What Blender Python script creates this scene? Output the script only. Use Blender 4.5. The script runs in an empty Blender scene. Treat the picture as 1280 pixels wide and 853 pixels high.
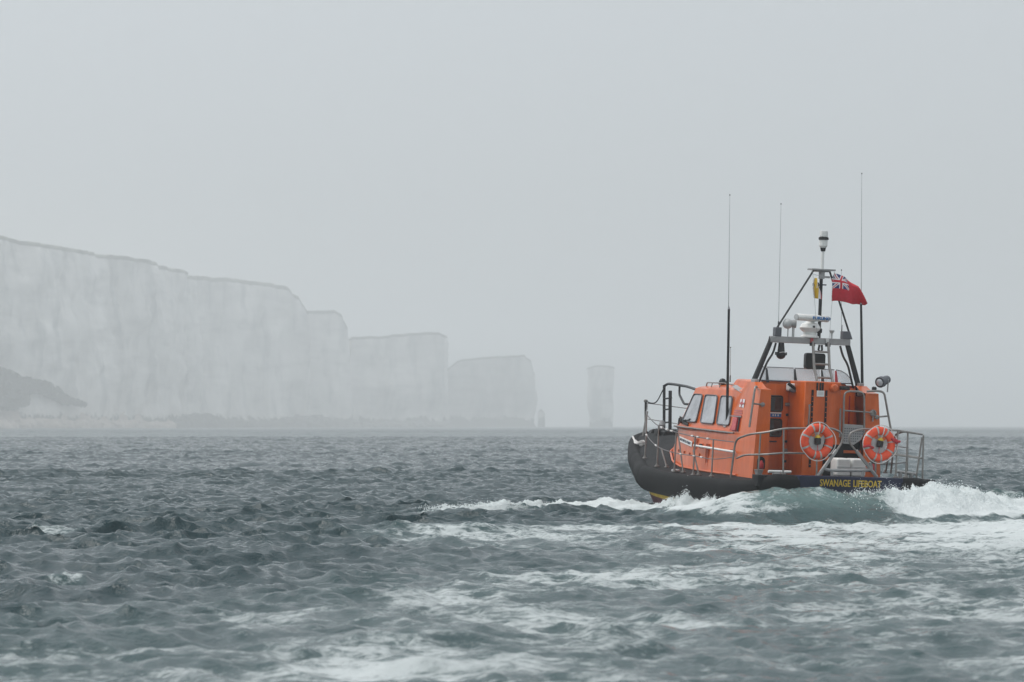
import bpy, math, random
import numpy as np
from mathutils import Vector, Matrix, noise
R = math.radians
SC = bpy.context.scene
COL = SC.collection
rng = np.random.default_rng(11)
random.seed(5)

# ------------------------------------------------------------------ camera
CAM_H = 1.8
cam = bpy.data.cameras.new('camera')
cam_o = bpy.data.objects.new('camera', cam); COL.objects.link(cam_o)
cam_o.location = (0, 0, CAM_H)
cam_o.rotation_euler = (R(90 + 1.692), 0, 0)
cam.lens = 100; cam.sensor_width = 36
cam.clip_start = 0.2; cam.clip_end = 12000
cam.dof.use_dof = True; cam.dof.focus_distance = 57; cam.dof.aperture_fstop = 3.2
SC.camera = cam_o

# ------------------------------------------------------------------ sky, sun, exposure
SUN_EL, SUN_AZ = 58, -82          # azimuth from the view direction, negative = to the left
w = bpy.data.worlds.new('World'); SC.world = w; w.use_nodes = True
nt = w.node_tree; nt.nodes.clear()
sky = nt.nodes.new('ShaderNodeTexSky'); sky.sky_type = 'NISHITA'; sky.sun_disc = False
sky.sun_elevation = R(SUN_EL); sky.sun_rotation = R(SUN_AZ)
sky.air_density = 1.0; sky.dust_density = 2.5; sky.ozone_density = 1.0
hs = nt.nodes.new('ShaderNodeHueSaturation'); hs.inputs['Saturation'].default_value = 0.25
bg = nt.nodes.new('ShaderNodeBackground'); bg.inputs['Strength'].default_value = 0.13
wo = nt.nodes.new('ShaderNodeOutputWorld')
nt.links.new(sky.outputs[0], hs.inputs['Color']); tint = nt.nodes.new('ShaderNodeMix'); tint.data_type = 'RGBA'; tint.blend_type = 'MULTIPLY'; tint.inputs[0].default_value = 1; tint.inputs[7].default_value = (.945, .995, 1.03, 1)   # grey-green overcast
# the cloud sheet: an even overcast, three times as bright overhead as at the horizon
tcs = nt.nodes.new('ShaderNodeTexCoord'); sps = nt.nodes.new('ShaderNodeSeparateXYZ'); nt.links.new(tcs.outputs['Generated'], sps.inputs[0])
mrs = nt.nodes.new('ShaderNodeMapRange'); mrs.inputs[1].default_value = 0; mrs.inputs[2].default_value = 1; mrs.inputs[3].default_value = 2.1; mrs.inputs[4].default_value = 6.3; nt.links.new(sps.outputs[2], mrs.inputs[0])
cld = nt.nodes.new('ShaderNodeMix'); cld.data_type = 'RGBA'; cld.inputs[0].default_value = .72; nt.links.new(hs.outputs[0], cld.inputs[6]); nt.links.new(mrs.outputs[0], cld.inputs[7])
nt.links.new(cld.outputs[2], tint.inputs[6]); nt.links.new(tint.outputs[2], bg.inputs[0]); nt.links.new(bg.outputs[0], wo.inputs[0])
sl = bpy.data.lights.new('sun', 'SUN'); sl.energy = 1.3; sl.angle = R(30); sl.color = (1, .97, .93)
sun = bpy.data.objects.new('sun', sl); COL.objects.link(sun)
sd = Vector((math.sin(R(SUN_AZ)) * math.cos(R(SUN_EL)), math.cos(R(SUN_AZ)) * math.cos(R(SUN_EL)), math.sin(R(SUN_EL))))
sun.rotation_euler = sd.to_track_quat('Z', 'Y').to_euler(); sun.location = (0, 0, 30)
SC.view_settings.view_transform = 'Standard'; SC.view_settings.look = 'None'
SC.view_settings.exposure = 0.60; SC.view_settings.gamma = 1
try:
    SC.cycles.use_denoising = True
    SC.cycles.max_bounces = 12; SC.cycles.volume_bounces = 10; SC.cycles.caustics_reflective = False; SC.cycles.caustics_refractive = False
except Exception: pass
HAZE = 0.0007

# ------------------------------------------------------------------ materials
def mat(name, col, rough=.5, metal=0., vary=.0, vscale=6., dark=None, bump=0., bscale=40., coat=0., spec=.5, stretch=(1, 1, 1), ior=None):
    m = bpy.data.materials.new(name); m.use_nodes = True
    n = m.node_tree.nodes; l = m.node_tree.links
    b = n['Principled BSDF']
    b.inputs['Base Color'].default_value = (*col, 1); b.inputs['Roughness'].default_value = rough; b.inputs['Metallic'].default_value = metal
    b.inputs['Coat Weight'].default_value = coat; b.inputs['Coat Roughness'].default_value = .12; b.inputs['Specular IOR Level'].default_value = spec
    tc = n.new('ShaderNodeTexCoord'); mp = n.new('ShaderNodeMapping'); mp.inputs['Scale'].default_value = stretch
    l.new(tc.outputs['Object'], mp.inputs[0])
    if vary > 0:
        t = n.new('ShaderNodeTexNoise'); t.inputs['Scale'].default_value = vscale; t.inputs['Detail'].default_value = 6; t.inputs['Roughness'].default_value = .65
        l.new(mp.outputs[0], t.inputs['Vector'])
        r = n.new('ShaderNodeMapRange'); r.inputs[1].default_value = .35; r.inputs[2].default_value = .7; l.new(t.outputs[0], r.inputs[0])
        mx = n.new('ShaderNodeMix'); mx.data_type = 'RGBA'
        d = dark or tuple(c * (1 - vary) for c in col)
        mx.inputs[6].default_value = (*col, 1); mx.inputs[7].default_value = (*d, 1)
        l.new(r.outputs[0], mx.inputs[0]); l.new(mx.outputs[2], b.inputs['Base Color'])
        r2 = n.new('ShaderNodeMapRange'); r2.inputs[3].default_value = max(.03, rough - .08); r2.inputs[4].default_value = min(1, rough + .12)
        l.new(t.outputs[0], r2.inputs[0]); l.new(r2.outputs[0], b.inputs['Roughness'])
    if bump > 0:
        t2 = n.new('ShaderNodeTexNoise'); t2.inputs['Scale'].default_value = bscale; t2.inputs['Detail'].default_value = 5
        l.new(mp.outputs[0], t2.inputs['Vector'])
        bp = n.new('ShaderNodeBump'); bp.inputs['Strength'].default_value = bump; bp.inputs['Distance'].default_value = .02
        l.new(t2.outputs[0], bp.inputs['Height']); l.new(bp.outputs[0], b.inputs['Normal'])
    return m
M = {}
M['orange'] = mat('orange_paint', (.70, .122, .005), .30, vary=.3, vscale=3., dark=(.52, .082, .004), coat=.35, stretch=(1, 1, .35))
def salt(m):
    n = m.node_tree.nodes; l = m.node_tree.links; b = n['Principled BSDF']; src = b.inputs['Base Color'].links[0].from_socket
    tc = n.new('ShaderNodeTexCoord'); mp = n.new('ShaderNodeMapping'); mp.inputs['Scale'].default_value = (9, 9, .9); l.new(tc.outputs['Object'], mp.inputs[0])
    t = n.new('ShaderNodeTexNoise'); t.inputs['Scale'].default_value = 1.6; t.inputs['Detail'].default_value = 7; t.inputs['Roughness'].default_value = .7; l.new(mp.outputs[0], t.inputs[0])
    r = n.new('ShaderNodeMapRange'); r.inputs[1].default_value = .52; r.inputs[2].default_value = .78; r.inputs[4].default_value = .24; l.new(t.outputs[0], r.inputs[0])
    mx = n.new('ShaderNodeMix'); mx.data_type = 'RGBA'; l.new(r.outputs[0], mx.inputs[0]); l.new(src, mx.inputs[6]); mx.inputs[7].default_value = (.72, .30, .16, 1); l.new(mx.outputs[2], b.inputs['Base Color'])
    t2 = n.new('ShaderNodeTexNoise'); t2.inputs['Scale'].default_value = 2.2; l.new(tc.outputs['Object'], t2.inputs[0]); bp = n.new('ShaderNodeBump'); bp.inputs['Strength'].default_value = .25; bp.inputs['Distance'].default_value = .03; l.new(t2.outputs[0], bp.inputs['Height']); l.new(bp.outputs[0], b.inputs['Normal'])
salt(M['orange'])
M['ring'] = mat('buoy_orange', (.85, .075, .014), .45, vary=.15, vscale=8, bump=.1)
M['rubber'] = mat('black_rubber', (.0045, .005, .006), .6, vary=.5, vscale=5, dark=(.009, .009, .0095), bump=.12, bscale=25, spec=.12)
M['deck'] = mat('grey_nonslip', (.016, .017, .019), .85, vary=.3, vscale=4, bump=.3, bscale=120, spec=.3)
M['navy'] = mat('navy_paint', (.003, .009, .040), .4, vary=.3, vscale=4, coat=.08, spec=.3)
M['yellow'] = mat('yellow_paint', (.62, .42, .02), .5, vary=.3, vscale=6)
M['maroon'] = mat('antifoul', (.10, .025, .04), .6, vary=.4, vscale=5)
M['steel'] = mat('stainless_tube', (.30, .285, .27), .42, .7, vary=.3, vscale=9)
M['alu'] = mat('grey_paint', (.36, .36, .36), .5, .2, vary=.2, vscale=5)
M['black'] = mat('black_paint', (.006, .0065, .008), .4, vary=.3, vscale=8)
M['white'] = mat('white_paint', (.78, .78, .76), .45, vary=.12, vscale=7)
M['grey'] = mat('light_grey', (.50, .51, .51), .5, vary=.2, vscale=8)
M['tape'] = mat('reflective_tape', (.46, .45, .43), .35, .2, vary=.3, vscale=20)
M['rope'] = mat('white_rope', (.72, .70, .68), .8, vary=.3, vscale=60)
M['whip'] = mat('thin_aerial', (.30, .31, .32), .6)
M['recess'] = mat('shadowed_paint', (.30, .045, .008), .5)  # darker copy of the orange; the recess shade is put into the colour
M['wire'] = mat('grey_wire', (.16, .15, .15), .5, .4)
M['pane'] = mat('window_glass', (.42, .43, .46), .06, vary=.5, vscale=1.9, coat=.6)  # patchy grey imitates reflected sky and the cabin inside, painted into the panes
M['darkpane'] = mat('dark_glass', (.012, .014, .018), .08, coat=.5)
M['gasket'] = mat('gasket_rubber', (.10, .105, .12), .6)
M['hole'] = mat('dark_interior', (.006, .006, .008), .8)  # openings are flat plates, their inner shade put into the near-black colour
M['red'] = mat('red_paint', (.45, .012, .02), .5, vary=.2)
M['pink'] = mat('faded_red', (.62, .12, .13), .5, vary=.3, vscale=20)
M['blue'] = mat('sign_blue', (.03, .16, .42), .5)
M['ink'] = mat('dark_ink', (.03, .05, .10), .6)
M['faded_ink'] = mat('faded_ink', (.48, .13, .13), .6)
M['flagred'] = mat('flag_red', (.55, .02, .04), .8, vary=.2, vscale=12)
M['flagblue'] = mat('flag_blue', (.02, .03, .14), .8)
M['flagwhite'] = mat('flag_white', (.72, .70, .72), .8)
M['flagyellow'] = mat('flag_yellow', (.66, .42, .03), .8)
M['lens'] = mat('lamp_lens', (.55, .57, .6), .1, .3, coat=.5)

def glass_mat():
    m = bpy.data.materials.new('clear_screen'); m.use_nodes = True
    n = m.node_tree.nodes; l = m.node_tree.links; b = n['Principled BSDF']
    b.inputs['Base Color'].default_value = (.8, .82, .84, 1); b.inputs['Roughness'].default_value = .06
    tr = n.new('ShaderNodeBsdfTransparent'); tr.inputs[0].default_value = (.93, .94, .95, 1)
    mx = n.new('ShaderNodeMixShader'); mx.inputs[0].default_value = .28
    l.new(tr.outputs[0], mx.inputs[1]); l.new(b.outputs[0], mx.inputs[2]); l.new(mx.outputs[0], n['Material Output'].inputs[0])
    return m
M['screen'] = glass_mat()

# ------------------------------------------------------------------ mesh helpers
def unit(v):
    v = np.array(v, float); return v / (np.linalg.norm(v) + 1e-12)
class MB:
    def __init__(s): s.v = []; s.f = []
    def add(s, vs, fs):
        o = len(s.v); s.v += [tuple(map(float, p)) for p in vs]; s.f += [tuple(i + o for i in f) for f in fs]; return s
    def box(s, a, b):
        x0, y0, z0 = a; x1, y1, z1 = b
        return s.hexa([(x0, y0, z0), (x1, y0, z0), (x1, y1, z0), (x0, y1, z0), (x0, y0, z1), (x1, y0, z1), (x1, y1, z1), (x0, y1, z1)])
    def hexa(s, p):
        return s.add(p, [(3, 2, 1, 0), (4, 5, 6, 7), (0, 1, 5, 4), (1, 2, 6, 5), (2, 3, 7, 6), (3, 0, 4, 7)])
    def obox(s, c, ax, ay, az):
        c = np.array(c, float); ax, ay, az = map(lambda q: np.array(q, float), (ax, ay, az))
        return s.hexa([c - ax - ay - az, c + ax - ay - az, c + ax + ay - az, c - ax + ay - az, c - ax - ay + az, c + ax - ay + az, c + ax + ay + az, c - ax + ay + az])
    def tube(s, pts, r, n=8, closed=False):
        P = [np.array(p, float) for p in pts]; k = len(P)
        rs = r if hasattr(r, '__len__') else [r] * k
        T = []
        for i in range(k):
            a = P[(i - 1) % k] if (closed or i > 0) else P[i]; b = P[(i + 1) % k] if (closed or i < k - 1) else P[i]
            T.append(unit(b - a))
        ref = np.array((0, 0, 1.)) if abs(T[0][2]) < .9 else np.array((1., 0, 0))
        u = unit(np.cross(T[0], ref)); vs = []
        for i in range(k):
            u = unit(u - T[i] * np.dot(u, T[i])); vv = np.cross(T[i], u)
            for j in range(n):
                a = 2 * math.pi * j / n; vs.append(P[i] + rs[i] * (math.cos(a) * u + math.sin(a) * vv))
        fs = []
        for i in range(k if closed else k - 1):
            i2 = (i + 1) % k
            for j in range(n):
                j2 = (j + 1) % n; fs.append((i * n + j, i * n + j2, i2 * n + j2, i2 * n + j))
        if not closed:
            fs.append(tuple(range(n))[::-1]); fs.append(tuple((k - 1) * n + j for j in range(n)))
        return s.add(vs, fs)
    def lathe(s, c, ax, prof, n=16):
        c = np.array(c, float); ax = unit(ax); ref = np.array((0, 0, 1.)) if abs(ax[2]) < .9 else np.array((1., 0, 0))
        u = unit(np.cross(ax, ref)); v = np.cross(ax, u); vs = []; fs = []
        for r, h in prof:
            for j in range(n):
                a = 2 * math.pi * j / n; vs.append(c + ax * h + r * (math.cos(a) * u + math.sin(a) * v))
        for i in range(len(prof) - 1):
            for j in range(n):
                j2 = (j + 1) % n; fs.append((i * n + j, i * n + j2, (i + 1) * n + j2, (i + 1) * n + j))
        fs.append(tuple(range(n))[::-1]); fs.append(tuple((len(prof) - 1) * n + j for j in range(n)))
        return s.add(vs, fs)
    def sphere(s, c, r, n=14, m=9, sc=(1, 1, 1)):
        vs = []; fs = []
        for i in range(m + 1):
            t = math.pi * i / m
            for j in range(n):
                a = 2 * math.pi * j / n
                vs.append((c[0] + sc[0] * r * math.sin(t) * math.cos(a), c[1] + sc[1] * r * math.sin(t) * math.sin(a), c[2] + sc[2] * r * math.cos(t)))
        for i in range(m):
            for j in range(n): fs.append((i * n + j, (i + 1) * n + j, (i + 1) * n + (j + 1) % n, i * n + (j + 1) % n))
        return s.add(vs, fs)
    def slab(s, poly, off):
        """closed polygon of 3-D points given thickness along off"""
        k = len(poly); o = np.array(off, float); a = [np.array(p, float) for p in poly]
        fs = [tuple(range(k)), tuple(range(2 * k - 1, k - 1, -1))] + [(i, i + k, (i + 1) % k + k, (i + 1) % k) for i in range(k)]
        return s.add(a + [p + o for p in a], fs)
    def grid(s, G, close_u=False):
        nu, nv = len(G), len(G[0]); vs = [p for row in G for p in row]; fs = []
        for i in range(nu if close_u else nu - 1):
            for j in range(nv - 1):
                i2 = (i + 1) % nu; fs.append((i * nv + j, i2 * nv + j, i2 * nv + j + 1, i * nv + j + 1))
        return s.add(vs, fs)
    def build(s, name, m, parent=None, sharp=35, bevel=0, fix=True):
        me = bpy.data.meshes.new(name); me.from_pydata(s.v, [], s.f)
        if fix:
            import bmesh
            bm = bmesh.new(); bm.from_mesh(me); bmesh.ops.recalc_face_normals(bm, faces=bm.faces); bm.to_mesh(me); bm.free()
        me.materials.append(m)
        me.polygons.foreach_set('use_smooth', [True] * len(me.polygons))
        me.set_sharp_from_angle(angle=R(sharp)); me.update()
        o = bpy.data.objects.new(name, me); COL.objects.link(o)
        if parent: o.parent = parent
        if bevel:
            b = o.modifiers.new('bevel', 'BEVEL'); b.width = bevel; b.segments = 2; b.limit_method = 'ANGLE'; b.angle_limit = R(40)
        return o
def fil(pts, r, n=5):
    """round the inner corners of a polyline"""
    P = [np.array(p, float) for p in pts]; out = [P[0]]
    for i in range(1, len(P) - 1):
        a = unit(P[i - 1] - P[i]); b = unit(P[i + 1] - P[i])
        d = min(r, np.linalg.norm(P[i - 1] - P[i]) * .48, np.linalg.norm(P[i + 1] - P[i]) * .48)
        p0, p2 = P[i] + a * d, P[i] + b * d
        for k in range(n + 1):
            t = k / n; out.append((1 - t) ** 2 * p0 + 2 * t * (1 - t) * P[i] + t * t * p2)
    out.append(P[-1]); return out
def spline(pts, n=6):
    P = [np.array(p, float) for p in pts]; P = [2 * P[0] - P[1]] + P + [2 * P[-1] - P[-2]]; out = []
    for i in range(1, len(P) - 2):
        for k in range(n):
            t = k / n; a, b, c, d = P[i - 1], P[i], P[i + 1], P[i + 2]
            out.append(.5 * (2 * b + (c - a) * t + (2 * a - 5 * b + 4 * c - d) * t * t + (3 * b - a - 3 * c + d) * t ** 3))
    out.append(P[-2]); return out
def tag(o, label=None, cat=None, group=None, kind=None):
    if label: o['label'] = label
    if cat: o['category'] = cat
    if group: o['group'] = group
    if kind: o['kind'] = kind
    return o
def text(name, body, m, parent, origin, right, up, height, width=None, thick=.004, bold=0.0):
    """flat raised lettering: origin is the lower left corner, right/up unit vectors"""
    cu = bpy.data.curves.new(name, 'FONT'); cu.body = body; cu.offset = bold; cu.extrude = .01; cu.resolution_u = 3
    t = bpy.data.objects.new('tmp', cu); COL.objects.link(t)
    dg = bpy.context.evaluated_depsgraph_get(); me = bpy.data.meshes.new_from_object(t.evaluated_get(dg))
    bpy.data.objects.remove(t); bpy.data.curves.remove(cu)
    n = len(me.vertices); co = np.empty(n * 3); me.vertices.foreach_get('co', co); co = co.reshape(-1, 3)
    mn, mx = co.min(0), co.max(0); sy = height / (mx[1] - mn[1]); sx = (width / (mx[0] - mn[0])) if width else sy
    right = unit(right); up = unit(up); nr = np.cross(right, up)
    new = np.array(origin, float) + np.outer((co[:, 0] - mn[0]) * sx, right) + np.outer((co[:, 1] - mn[1]) * sy, up) + np.outer((co[:, 2] / .01) * thick, nr)
    me.vertices.foreach_set('co', new.ravel()); me.materials.clear(); me.materials.append(m); me.update()
    o = bpy.data.objects.new(name, me); COL.objects.link(o); o.parent = parent; return o

# ------------------------------------------------------------------ boat frame
BO = Vector((6.535, 55.6, 0)); YAW, PITCH, ROLL = R(18), R(2), R(1.8)
BM = Matrix.Translation(BO) @ Matrix.Rotation(YAW, 4, 'Z') @ Matrix.Rotation(PITCH, 4, 'X') @ Matrix.Rotation(ROLL, 4, 'Y')
BMI = BM.inverted()
CY_, SY_ = math.cos(YAW), math.sin(YAW)
def to_boat2(x, y):               # ground-plan boat frame: X starboard, Y forward
    dx, dy = x - BO.x, y - BO.y
    return dx * CY_ + dy * SY_, -dx * SY_ + dy * CY_

# ------------------------------------------------------------------ sea
def fft_tile(N, L, V, wang, seed, small, dspread=2, floor=.25):
    g = 9.81; k1 = 2 * np.pi * np.fft.fftfreq(N, L / N); kx, ky = np.meshgrid(k1, k1, indexing='ij'); k = np.hypot(kx, ky); k[0, 0] = 1
    Lw = V * V / g
    P = np.exp(-1 / (k * Lw) ** 2) / k ** 4 * np.exp(-(k * small) ** 2)
    c = (kx * math.cos(wang) + ky * math.sin(wang)) / k
    P *= (floor + (1 - floor) * np.abs(c) ** dspread) * np.where(c < 0, .45, 1); P[0, 0] = 0
    r = np.random.default_rng(seed); h = np.sqrt(P) * (r.normal(size=(N, N)) + 1j * r.normal(size=(N, N)))
    H = np.fft.ifft2(h); z = H.real; s = z.std()
    dx = np.fft.ifft2(1j * kx / k * h).real; dy = np.fft.ifft2(1j * ky / k * h).real
    return z / s, dx / s, dy / s
def noise_tile(N, seed, beta=1.6, lo=2):
    f = np.fft.fftfreq(N) * N; fx, fy = np.meshgrid(f, f, indexing='ij'); k = np.hypot(fx, fy); k[0, 0] = 1
    A = k ** (-beta); A[k < lo] = 0; r = np.random.default_rng(seed)
    z = np.fft.ifft2(A * np.exp(2j * np.pi * r.random((N, N)))).real; return z / z.std()
def samp(T, L, x, y):
    N = T.shape[0]; u = x / L * N; v = y / L * N; i = np.floor(u).astype(int); j = np.floor(v).astype(int); a = u - i; b = v - j
    i0, i1, j0, j1 = i % N, (i + 1) % N, j % N, (j + 1) % N
    return T[i0, j0] * (1 - a) * (1 - b) + T[i1, j0] * a * (1 - b) + T[i0, j1] * (1 - a) * b + T[i1, j1] * a * b
T0 = fft_tile(512, 97.0, 3.6, R(-60), 17, .3); T1 = fft_tile(1024, 57.0, 1.9, R(-78), 3, .05, 5, .06); T2 = fft_tile(1024, 23.7, 1.12, R(-112), 8, .03, 3, .15)
NT = noise_tile(512, 21, 1.5); NT2 = noise_tile(512, 22, 1.1, 4)
def smooth(a, b, x):
    t = np.clip((x - a) / (b - a), 0, 1); return t * t * (3 - 2 * t)
# wake ridges: (x, y, height, half width) in world metres
def chain(px, py, pts):
    """nearest point on a polyline carrying (height, width): returns max of h*exp(-(d/w)^2)"""
    best = np.zeros_like(px)
    for (x0, y0, h0, w0), (x1, y1, h1, w1) in zip(pts[:-1], pts[1:]):
        dx, dy = x1 - x0, y1 - y0; L2 = dx * dx + dy * dy
        t = np.clip(((px - x0) * dx + (py - y0) * dy) / L2, 0, 1)
        d = np.hypot(px - x0 - t * dx, py - y0 - t * dy)
        best = np.maximum(best, (h0 + t * (h1 - h0)) * np.exp(-(d / (w0 + t * (w1 - w0))) ** 2))
    return best
def b2w(X, Y): return (BO.x + X * CY_ - Y * SY_, BO.y + X * SY_ + Y * CY_)
STERN = [(*b2w(X, Y), h, wd) for X, Y, h, wd in [(-4.2, -.2, .10, .8), (-3.1, -.5, .34, .9), (-2.4, -.8, .50, .9), (-1.9, -.95, .56, .95), (-1.2, -1.05, .57, .95), (-.3, -1.1, .47, .95), (.4, -1.1, .43, .9), (1.1, -1.0, .50, .95), (1.6, -.95, .48, 1.0), (2.1, -.9, .46, 1.05), (2.8, -.9, .37, 1.0), (3.7, -.9, .22, .95), (4.8, -.9, .08, .9)]]
QUART = [(*b2w(X, Y), h, wd) for X, Y, h, wd in [(2.6, 1.6, .25, .9), (3.4, 1.0, .42, 1.0), (4.6, .2, .40, 1.1), (6.5, -1.4, .34, 1.2), (9, -3.6, .22, 1.4)]]
BOW = [(4.6, 55.6, .16, .5), (4.2, 56.4, .28, .5), (3.8, 57.4, .42, .42), (3.5, 58.15, .44, .40), (3.15, 59.2, .14, .4), (2.3, 60.5, .10, .5), (1.1, 60.2, .15, .5), (.2, 59.5, .17, .5), (-.8, 58.8, .10, .5), (-1.7, 58.2, .15, .4), (-2.6, 57.6, .06, .5)]
SWELL = [(-9, 37.5, .10, .9), (-5.2, 38.2, .17, .7), (-3.2, 38.8, .12, .8), (.5, 38.5, .10, .9)]
def wake(x, y):
    rag = samp(NT, 6.3, x, y); rag2 = samp(NT2, 2.1, x, y)
    s = chain(x, y, STERN); q = chain(x, y, QUART); b = chain(x, y, BOW); sw = chain(x, y, SWELL)
    X, Y = to_boat2(x, y)
    white_s = smooth(-.5, .7, X) * (1 - smooth(3.0, 4.6, X))
    z = s * (1 + .06 * rag + white_s * (.05 * rag2 + .10 * rag)) + q * (1 + .05 * rag) + b * (1 + .28 * rag + .12 * rag2) + sw
    return z, s, q, b, white_s
def wake_edge(y): return np.interp(y, [18, 22, 26, 31, 38, 46, 54, 59, 62], [-5.5, -4.6, -3.2, -2.0, -1.2, -1.4, -1.2, -.4, 2.5])
def foam_field(x, y, s, q, b, white_s):
    X, Y = to_boat2(x, y); n = samp(NT, 9.7, x, y); n2 = samp(NT, 31., x + 40, y - 12)
    f = np.zeros_like(x)
    # white boiling water on the starboard side of the stern and on the bow wave
    f = np.maximum(f, np.maximum(smooth(.06, .25, s) * (.30 + .10 * n + .42 * (1 - smooth(-2.9, -1.9, X)) + .10 * n2), smooth(.02, .14, s) * 1.0 * white_s))
    f = np.maximum(f, smooth(.06, .22, b) * (.82 + .14 * n)); f = np.maximum(f, chain(x, y, CRESTS) * (1 + .22 * n))
    # disturbed water spreading astern, broad and patchy
    xl = wake_edge(y)
    lv = np.interp(y, [18, 24, 30, 36, 44, 50, 54, 58], [.365, .37, .375, .395, .445, .50, .52, .46]) + .15 * smooth(0, 7, x - .06 * (y - 30)) * smooth(30, 42, y) + .05 * smooth(1, 5, x) * (1 - smooth(28, 38, y))
    big = samp(NT, 38., x * 1.2, y * .42 + 3); mid = samp(NT, 13., x * 1.1 + 5, y * .5)
    reg = smooth(-1.6, 1.8, x - xl + .9 * big) * smooth(1.6, 3.6, -Y) * (1 - smooth(13, 20, np.abs(x - 4)))
    f = np.maximum(f, reg * (lv + .042 * big + .055 * mid + .04 * n))
    for cx, cy, rx, ry, a in FOAMS:
        d = np.hypot((x - cx) / rx, (y - cy) / ry); f = np.maximum(f, (1 - smooth(.35, 1.0, d + .16 * n)) * (a + .07 * n2))
    return np.clip(f, 0, 1)
CRESTS = [(4.1, 56.4, .45, .5), (3.4, 58.2, .95, .6), (2.6, 59.9, .9, .7), (1.2, 60.2, .85, .65), (.2, 59.5, .78, .5), (-.8, 58.8, .55, .4), (-1.4, 58.3, .8, .32), (-2.3, 57.7, .3, .3)]
FOAMS = [(-7.6, 47.5, .5, .5, .52), (-5.2, 33.4, .35, .4, .42), (-3.9, 22.4, 2.0, 1.4, .50), (1.6, 33.5, 2.6, 3.0, .45), (8.5, 51, 5.5, 2.6, .68)]
def build_sea():
    r = np.concatenate([np.arange(2, 16, .5), np.arange(16, 44, .09), np.arange(44, 66, .062), np.arange(66, 110, .13), np.arange(110, 200, .38), np.arange(200, 420, .6), np.arange(420, 1000, 1.8), np.arange(1000, 2001, 6), np.array([2300., 2700, 3200, 3800, 4500])])
    half = 14.2; fine = np.linspace(-half, half, 570)
    out = np.concatenate([half + np.array([.3, .9, 2, 4, 8, 14, 22, 32, 45, 60, 80, 100, 120, 140, 155, 165]), [180]])
    a = np.radians(np.concatenate([-out[:-1][::-1], fine, out]))
    rr, aa = np.meshgrid(r, a, indexing='ij'); x = rr * np.sin(aa); y = rr * np.cos(aa)
    infr = 1 - smooth(half, half + 4, np.abs(np.degrees(aa)))
    X, Y = to_boat2(x, y)
    calm = smooth(0, 4, -Y) * smooth(-2.5, 2.5, x - wake_edge(y))   # the wake flattens the chop astern
    A = .052 * infr * (1 - smooth(1500, 3000, rr)) * (1 - .55 * calm); B = .027 * infr * (1 - smooth(300, 700, rr)) * (1 - .35 * calm)
    A = A * (1 + .25 * samp(NT, 160., x, y))
    wx, wy = x + 4, y - 9; c, s_ = math.cos(.5), math.sin(.5); vx, vy = wx * c - wy * s_, wx * s_ + wy * c
    Z0 = .020 * infr * (1 - smooth(900, 2500, rr)) * (1 - .3 * calm); z = Z0 * samp(T0[0], 97., wx, wy) + A * samp(T1[0], 57., wx, wy) + B * samp(T2[0], 23.7, vx, vy)
    dx = A * samp(T1[1], 57., wx, wy); dy = A * samp(T1[2], 57., wx, wy)
    dx2 = samp(T2[1], 23.7, vx, vy); dy2 = samp(T2[2], 23.7, vx, vy)
    dx += B * (dx2 * c + dy2 * s_); dy += B * (-dx2 * s_ + dy2 * c)
    wz, s, q, b, ws = wake(x, y)
    f = foam_field(x, y, s, q, b, ws) * infr
    aer = np.clip(smooth(.1, .5, s) * .75 + .4 * smooth(.1, .4, q) + .30 * smooth(.5, 3, -Y) * (1 - smooth(6, 22, -Y)) * (1 - smooth(3.5, 7, np.abs(X - .6))) + .5 * smooth(.05, .3, b), 0, 1)
    lim = 1 - .8 * smooth(.05, .3, s + b)
    z = z * lim + wz; x2 = x + .85 * dx * lim; y2 = y + .85 * dy * lim
    crest = smooth(2.3, 3.4, z / (A + B + .02)) * .45 * (1 - smooth(100, 300, rr)) * infr
    f = np.maximum(f, crest * (s + b < .05))
    z = np.where(rr > 2400, z, z)
    nr, na = x.shape; me = bpy.data.meshes.new('sea')
    me.vertices.add(nr * na); me.vertices.foreach_set('co', np.stack([x2, y2, z], -1).astype(np.float32).ravel())
    i, j = np.meshgrid(np.arange(nr - 1), np.arange(na - 1), indexing='ij'); v0 = (i * na + j).ravel()
    q4 = np.stack([v0, v0 + 1, v0 + na + 1, v0 + na], -1)[:, ::-1].astype(np.int32); nf = len(q4)
    me.loops.add(nf * 4); me.loops.foreach_set('vertex_index', q4.ravel()); me.polygons.add(nf)
    me.polygons.foreach_set('loop_start', np.arange(0, nf * 4, 4, dtype=np.int32)); me.polygons.foreach_set('loop_total', np.full(nf, 4, np.int32))
    me.polygons.foreach_set('use_smooth', np.ones(nf, bool)); me.update(calc_edges=True)
    for nm, arr in (('foam', f), ('aerated', aer), ('unresolved_chop', smooth(120, 900, rr))):
        at = me.attributes.new(nm, 'FLOAT', 'POINT'); at.data.foreach_set('value', arr.astype(np.float32).ravel())
    o = bpy.data.objects.new('sea', me); COL.objects.link(o); me.materials.append(sea_mat()); tag(o, kind='structure'); return o
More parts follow.
